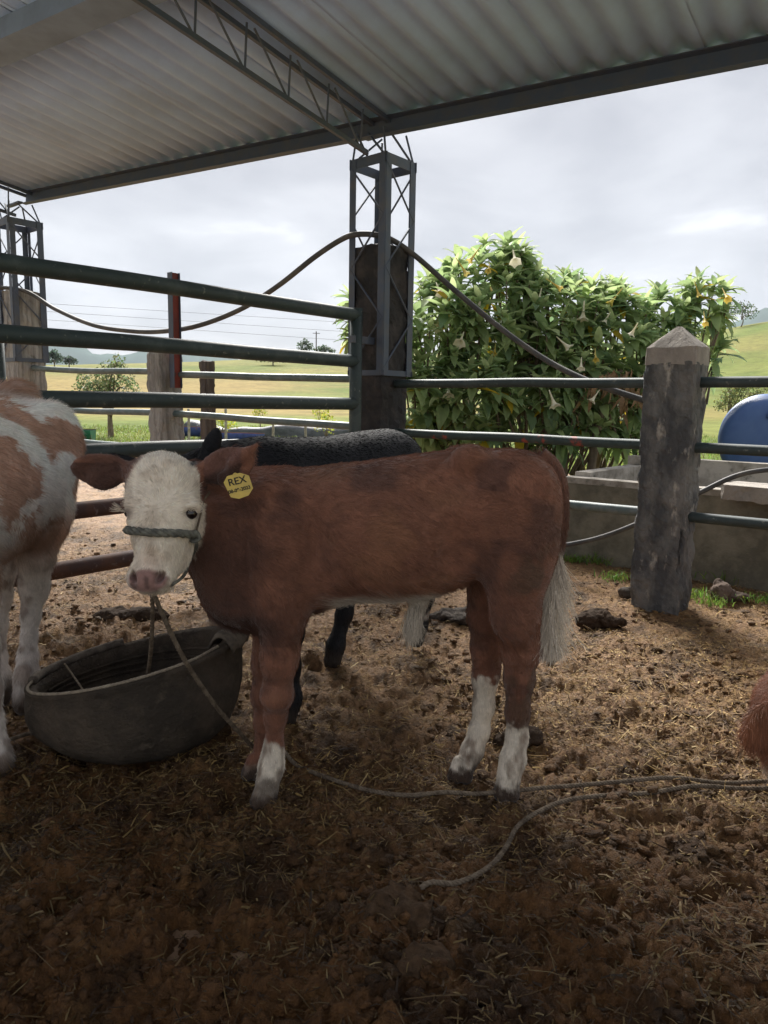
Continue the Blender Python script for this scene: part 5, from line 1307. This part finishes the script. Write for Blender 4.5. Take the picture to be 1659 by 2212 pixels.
lead = [K0, at(350, 1325, 1.97), at(385, 1400, 2.0), at(420, 1460, 2.05), at(470, 1530, 2.13), at(520, 1585, 2.22), at(556, 1618, 2.33), gz(600, 1648, .03), gz(640, 1664), gz(720, 1700), gz(800, 1721), gz(880, 1731), gz(960, 1731), gz(1020, 1728), gz(1080, 1724), gz(1160, 1716), gz(1250, 1709), gz(1350, 1706), gz(1450, 1707), gz(1560, 1704), gz(1659, 1700), gz(1730, 1700),
        gz(1700, 1712), gz(1600, 1716), gz(1500, 1722), gz(1400, 1728), gz(1300, 1732), gz(1225, 1742), gz(1170, 1765), gz(1120, 1800), gz(1095, 1840), gz(1070, 1875), gz(1030, 1905), gz(980, 1924), gz(930, 1930), gz(905, 1937)]
P = resample(catmull(lead, 8), .006); o = braid(P, .0068, M_ROPE, 'lead_rope', None, lead[0], turns=30); tag(o, 'long muddy lead rope from the halter trailing over the dung floor', 'rope')
feed = [K0 + np.array([-.004, 0, 0]), at(329, 1330, 1.99), at(327, 1390, 2.08), at(323, 1430, 2.28), at(319, 1456, 2.40)]
P = resample(catmull(feed, 8), .006); o = braid(P, .006, M_ROPE, 'short_cord', None, feed[0], turns=22); tag(o, 'short cord hanging from the halter down into the tyre tub', 'rope')
tw = [gz(-60, 1640), gz(20, 1610), gz(70, 1595), gz(120, 1600), gz(150, 1618)]
P = resample(catmull(tw, 8), .006); o = braid(P, .007, M_ROPE, 'floor_rope', None, tw[0], turns=22); tag(o, 'piece of rope on the dung at the left, below the spotted cow', 'rope')

def tyre_tub():
    RUB = mat('tyre_rubber', (.055, .045, .036), .9, (.105, .082, .062), 6, (.40, .62), col3=(.13, .105, .08), n3=15, p3=(.58, .74), bump=(34, 1.0, .022), spec=.15)
    PALE = mat('frayed_tyre_canvas', (.17, .14, .11), .92, (.09, .073, .06), 30, (.4, .6), bump=(160, .8, .004))
    c = np.array([-.893, 2.582, 0.0]); U = nrm(np.array([.979, -.207, 0])); W = np.array([-U[1], U[0], 0]); A_, B_ = .367, .336
    root = empty('tyre_tub', c); tag(root, 'black feed tub cut from a turned tyre, left of the calf', 'tub')
    n = 112; th = np.linspace(0, 2 * math.pi, n, endpoint=False)
    zr = .266 + .09 * np.cos(th)                     # rim stands higher at the far end
    prof = [(.70, -.06), (.82, -.01), (.92, .10), (1.0, .28), (1.04, .50), (1.045, .70), (1.02, .86), (1.025, .95), (1.035, .985), (1.0, 1.01), (.945, .985), (.925, .94), (.91, .86), (.92, .70), (.90, .52), (.84, .28), (.73, .13), (.55, .10), (.25, .09)]
    V = []
    for k, (s, h) in enumerate(prof):
        q = s + .026 * vnoise(np.stack([np.cos(th) * 4, np.sin(th) * 4, th * 0 + k * .5], -1), 31)
        if 10 < k < 16: q = q - .012 * ((np.arange(n) % 2) == 0) * (1 if k < 14 else .3)          # tread ribs on the inside
        V.append(c + np.outer(np.cos(th) * A_ * q, U) + np.outer(np.sin(th) * B_ * q, W) + np.array([0, 0, 1]) * (h * zr)[:, None])
    V = np.concatenate(V); F = [(k * n + j, k * n + (j + 1) % n, (k + 1) * n + (j + 1) % n, (k + 1) * n + j) for k in range(len(prof) - 1) for j in range(n)]; F.append(tuple(range((len(prof) - 1) * n, len(prof) * n)))
    mb = MB(); mb.add(V, F); tub = mb.build('tub_wall', RUB, root, smoothf=True)
    for k in (.50, .62, .74):                                                # tread grooves stand as low ridges round the inside
        t2 = np.linspace(-.1, math.pi + .2, 60); mb = MB(); mb.tube(c + np.outer(np.cos(t2) * A_ * (.895 if k > .5 else .885), U) + np.outer(np.sin(t2) * B_ * (.895 if k > .5 else .885), W) + np.array([0, 0, 1]) * (k * (.266 + .09 * np.cos(t2)))[:, None], .006, 5); mb.build('tread_ridge', RUB, tub, smoothf=True)
    for j in range(26):                                                       # frayed cords at the near left lip
        a = math.pi - .62 + j * .052; d = np.array([0, 0, 1.0]); p = c + U * math.cos(a) * A_ * .955 + W * math.sin(a) * B_ * .955; z1 = .266 + .09 * math.cos(a)
        mb = MB(); mb.tube([p + d * z1 * .78 - (U * math.cos(a) * A_ + W * math.sin(a) * B_) * .035, p + d * z1 * .90, p + d * (z1 * .99)], .005, 5); mb.build('tread_block', PALE, tub, smoothf=True)
    t2 = np.linspace(math.pi * .70, math.pi * 1.12, 26); mb = MB(); mb.tube(c + np.outer(np.cos(t2) * A_ * .99, U) + np.outer(np.sin(t2) * B_ * .99, W) + np.array([0, 0, 1]) * ((.266 + .09 * np.cos(t2)) * .99 + .012)[:, None], .017, 8); mb.build('frayed_lip', PALE, root, smoothf=True)
    # folded flap at the far end
    p = c + U * A_ * .93 + W * .10 + np.array([0, 0, .345]); Vf, nx, ny = [], 9, 7
    for i in range(nx):
        for j in range(ny):
            u, v = i / (nx - 1), j / (ny - 1); a = math.pi * (u * 1.15 - .05)
            Vf.append(p + U * (-.04 * math.cos(a)) + np.array([0, 0, .04 * math.sin(a) - .03 * (v - .5) ** 2]) + W * (-.13 + .15 * v) + .006 * np.array([math.sin(7 * u + 3 * v), math.cos(5 * v), math.sin(9 * v)]))
    mb = MB(); mb.add(np.array(Vf), [(i * ny + j, i * ny + j + 1, (i + 1) * ny + j + 1, (i + 1) * ny + j) for i in range(nx - 1) for j in range(ny - 1)]); fo = mb.build('folded_flap', PALE, root, smoothf=True); so = fo.modifiers.new('thick', 'SOLIDIFY'); so.thickness = .008
    tw_ = [(1.0, 3.45), (1.01, 3.8), (1.015, 4.2), (1.015, 4.7), (1.01, 5.2), (1.0, 5.7), (.97, 6.1)]
    P = [c + U * math.cos(a) * A_ * s + W * math.sin(a) * B_ * s + np.array([0, 0, (.266 + .09 * math.cos(a)) + .006]) for s, a in tw_]
    o = braid(resample(catmull(P, 8), .005), .005, mat('pale_twine', (.34, .29, .22), .95, (.22, .18, .14), 60, (.4, .6)), 'rim_twine', None, P[0], turns=30); tag(o, 'pale twine drawn along the near rim of the tyre tub', 'twine')
    P = [at(140, 1434, 2.64), at(160, 1462, 2.52), at(183, 1496, 2.34)]; o = braid(resample(catmull(P, 8), .005), .0035, M_ROPE, 'cross_twine', None, P[0], turns=30); tag(o, 'thin twine across the left corner of the tyre tub', 'twine')
tyre_tub()

# dung heaps and stones
def heap(name, p, blobs, m, label, cat, grp=None, h=.006, amp=.010):
    p = np.asarray(p, float); f = Field(p - .32, p + .32, h)
    for dx, dy, z, rx, ry, rz in blobs: f.ell(p + np.array([dx, dy, z]), (rx, ry, rz), .015)
    V, Q = f.surface(); V = V + amp * np.stack([fbm(V * 26 + k, 3, 500 + k) for k in range(3)], -1)
    o = link(name, mesh_np(name, V - p, Q, m, True), None, p); tag(o, label, cat, grp); return o
M_FRESH = mat('fresh_dung', (.035, .022, .014), .85, (.06, .040, .027), 30, (.4, .6), bump=(70, .8, .01), spec=.12); M_ASH = mat('dried_dung', (.10, .082, .068), .9, (.045, .036, .03), 22, (.4, .6), bump=(60, .8, .01)); M_CLOD = mat('soft_clod', (.075, .042, .020), .9, (.04, .022, .010), 30, (.4, .6), bump=(80, .9, .012)); M_STONE = mat('brown_stone', (.17, .125, .10), .9, (.10, .075, .06), 15, (.4, .6), bump=(40, .6, .008))
heap('dung_heap', gr(1295, 1352), [(-.06, 0, .03, .07, .06, .05), (0, .01, .05, .06, .05, .045), (.04, -.02, .03, .06, .05, .04), (.11, -.01, .025, .035, .03, .03), (-.03, .03, .06, .04, .04, .03)], M_FRESH, 'fresh dark dung heap on the floor left of the tarred post', 'dung', 'dung heaps')
heap('dung_heap', gr(988, 1335), [(-.07, 0, .015, .09, .06, .03), (.05, .03, .02, .08, .06, .035), (.02, -.05, .012, .09, .05, .03)], M_ASH, 'greyish dried dung pile seen under the calf, before its hind legs', 'dung', 'dung heaps')
heap('dung_heap', gr(1110, 1602), [(0, 0, .01, .07, .05, .03), (.06, .02, .01, .05, .04, .03)], M_FRESH, 'dark dung lump beside the hind feet of the brown calf', 'dung', 'dung heaps')
heap('dung_heap', gr(290, 1335), [(-.1, 0, .01, .12, .08, .04), (.06, .02, .01, .13, .08, .045)], M_FRESH, 'dark dung heap behind the tyre tub under the calf muzzle', 'dung', 'dung heaps')
heap('dung_heap', gr(870, 1960), [(-.04, 0, -.02, .08, .06, .045), (.03, -.03, -.02, .06, .05, .04), (.0, .05, -.02, .06, .05, .04)], M_CLOD, 'rounded dung lump in the foreground left of the rope end', 'dung', 'dung heaps', amp=.014)
heap('dung_heap', gr(905, 2075), [(0, 0, -.015, .055, .045, .04), (.04, .02, -.015, .04, .04, .035)], M_CLOD, 'lowest dung lump in the foreground, below the rope end', 'dung', 'dung heaps', amp=.012)
heap('stone', gr(1556, 1292), [(0, 0, .04, .06, .06, .07), (.04, .01, .02, .06, .05, .05), (-.01, .02, .08, .03, .03, .05)], M_STONE, 'brown pointed stone right of the tarred post foot', 'stone', 'stones by the post')
heap('stone', gr(1595, 1293), [(0, 0, .01, .08, .04, .025)], M_STONE, 'flat stone lying beside the pointed brown stone', 'stone', 'stones by the post')
heap('stone', gr(1352, 1287), [(0, 0, .02, .05, .05, .035)], M_ASH, 'small grey stone at the left foot of the tarred post', 'stone', 'stones by the post')
# green tufts at the foot of the trough
for i, (x, y, h, lab) in enumerate(((1290, 1215, .10, 'upright green grass tuft by the trough, left of the tarred post'), (1332, 1252, .07, 'spreading green grass tuft just left of the tarred post'), (1240, 1212, .06, 'small green grass tuft nearest the calf tail'), (1542, 1247, .09, 'small green grass tuft just right of the tarred post'), (1578, 1256, .10, 'largest green grass tuft behind the pointed stone'), (1512, 1290, .07, 'green grass tuft at the right foot of the tarred post'), (1543, 1305, .05, 'low green grass tuft in front of the pointed stone'), (1640, 1298, .06, 'green grass tuft at the right picture edge'))):
    p = gr(x, y); rg = np.random.default_rng(600 + i); q = rg.normal(size=(90, 3)) * np.array([.055, .05, 0]) + p; o = blades('grass_tuft', q, h, (.19, .30, .06), 600 + i, base=p, w=.0035); tag(o, lab, 'grass tuft', 'grass tufts by the trough', 'stuff')

def crumbs():
    rng = np.random.default_rng(93); n = 24000
    y = .7 * (6.5 / .7) ** rng.random(n); x = rng.uniform(-.74, .74, n) * (y + .35); P = np.stack([x, y], -1)
    k = rng.random(n) < (.25 + .75 * smooth(-.2, .6, fbm(P * 2.6, 3, 95))); x, y = x[k], y[k]; n = len(x)
    s = np.minimum(.004 + rng.gamma(1.4, .0042, n), .02) * (.75 + .15 * np.minimum(y, 3)); t = (1 + 5 ** .5) / 2
    I = nrm(np.array([(-1, t, 0), (1, t, 0), (-1, -t, 0), (1, -t, 0), (0, -1, t), (0, 1, t), (0, -1, -t), (0, 1, -t), (t, 0, -1), (t, 0, 1), (-t, 0, -1), (-t, 0, 1)], float))
    T = np.array([(0, 11, 5), (0, 5, 1), (0, 1, 7), (0, 7, 10), (0, 10, 11), (1, 5, 9), (5, 11, 4), (11, 10, 2), (10, 7, 6), (7, 1, 8), (3, 9, 4), (3, 4, 2), (3, 2, 6), (3, 6, 8), (3, 8, 9), (4, 9, 5), (2, 4, 11), (6, 2, 10), (8, 6, 7), (9, 8, 1)])
    V = I[None] * rng.uniform(.55, 1.35, (n, 12, 1)) * np.stack([rng.uniform(.7, 1.6, n), rng.uniform(.7, 1.3, n), rng.uniform(.35, .75, n)], -1)[:, None]
    a = rng.uniform(0, 6.28, n); c_, s_ = np.cos(a)[:, None], np.sin(a)[:, None]; V = np.stack([V[..., 0] * c_ - V[..., 1] * s_, V[..., 0] * s_ + V[..., 1] * c_, V[..., 2]], -1) * s[:, None, None]
    V = V + np.stack([x, y, dirt_height(x, y) + s * .12], -1)[:, None]
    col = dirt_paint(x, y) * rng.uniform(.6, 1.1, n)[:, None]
    F = (T[None] + (np.arange(n) * 12)[:, None, None]).reshape(-1, 3)
    o = link('dung_crumbs', mesh_np('dung_crumbs', V.reshape(-1, 3), F, M_DUNG, True, np.repeat(col, 12, 0))); tag(o, 'crumbled dung and clods all over the yard floor', 'dung', kind='stuff')
crumbs()
def straw():
    rng = np.random.default_rng(91); n = 230000
    y = .75 * (7.5 / .75) ** rng.random(n); x = rng.uniform(-.72, .72, n) * (y + .35); P = np.stack([x, y], -1)
    dens = (.30 + .70 * smooth(-.4, .5, fbm(P * 1.4, 3, 92) + .35 * smooth(-.5, 1.5, x))) * (.22 + .78 * smooth(1.3, 2.4, y)); k = rng.random(n) < dens; x, y = x[k], y[k]; n = len(x)
    L = rng.gamma(1.6, .010, n) + .006; L = np.where(rng.random(n) < .03, L * 2.6, L); L = np.minimum(L, .14); az = rng.uniform(0, 6.28, n); el = rng.normal(size=n) * .16 + .07; el = np.where(rng.random(n) < .06, rng.uniform(.3, .9, n), el)
    d = np.stack([np.cos(az) * np.cos(el), np.sin(az) * np.cos(el), np.sin(el)], -1); c = np.stack([x, y, dirt_height(x, y) + .007 + .5 * L * np.abs(np.sin(el))], -1)
    s = nrm(np.cross(d, np.array([0, 0, 1.0])) + .4 * rng.normal(size=(n, 3))); w = (rng.uniform(.0006, .0020, n) + .0016 * (rng.random(n) < .12))[:, None]; bend = np.cross(d, s) * (L * rng.normal(size=n) * .12)[:, None]
    A, B = c - d * L[:, None] / 2, c + d * L[:, None] / 2; M = c + bend
    V = np.stack([A - s * w, A + s * w, M + s * w, M - s * w, B + s * w * .6, B - s * w * .6], 1).reshape(-1, 3); i = np.arange(n)[:, None] * 6
    F = np.concatenate([i + np.array([[0, 1, 2, 3]]), i + np.array([[3, 2, 4, 5]])])
    tone = np.array([(.38, .25, .09), (.29, .18, .07), (.17, .10, .045), (.09, .05, .025), (.50, .37, .17)]); ci = rng.choice(5, n, p=[.20, .26, .28, .21, .05]); col = tone[ci] * rng.uniform(.75, 1.25, n)[:, None]
    wet_shade = 1 - smooth(1.5, 2.8, y + .28 * x); col = col * (1 - .72 * wet_shade)[:, None]  # near stalks darkened in colour, for wet floor and roof shade
    m = mat('straw_stalk', (.4, .3, .1), .7, attr='paint', spec=.3); o = link('straw', mesh_np('straw', V, F, m, False, np.repeat(col, 6, 0))); tag(o, 'loose straw stalks scattered over the trampled dung', 'straw', kind='stuff')
straw()
# ================================================================== thin air between here and the far hills
def haze():
    lo, hi = np.array([-3300.0, -3300.0, -62.0]), np.array([3300.0, 3300.0, 460.0])
    mb = MB(); mb.box((lo + hi) / 2, hi - lo)
    m = bpy.data.materials.new('thin_haze'); m.use_nodes = True; t = m.node_tree; t.nodes.remove(t.nodes['Principled BSDF'])
    v = t.nodes.new('ShaderNodeVolumePrincipled'); v.inputs['Color'].default_value = (.80, .88, 1.0, 1); v.inputs['Density'].default_value = 0.00014; v.inputs['Anisotropy'].default_value = 0.1
    t.links.new(v.outputs[0], t.nodes['Material Output'].inputs['Volume'])
    o = mb.build('haze', m); tag(o, 'thin pale haze over the pasture and far hills', 'haze', kind='stuff'); o.display_type = 'WIRE'
haze()
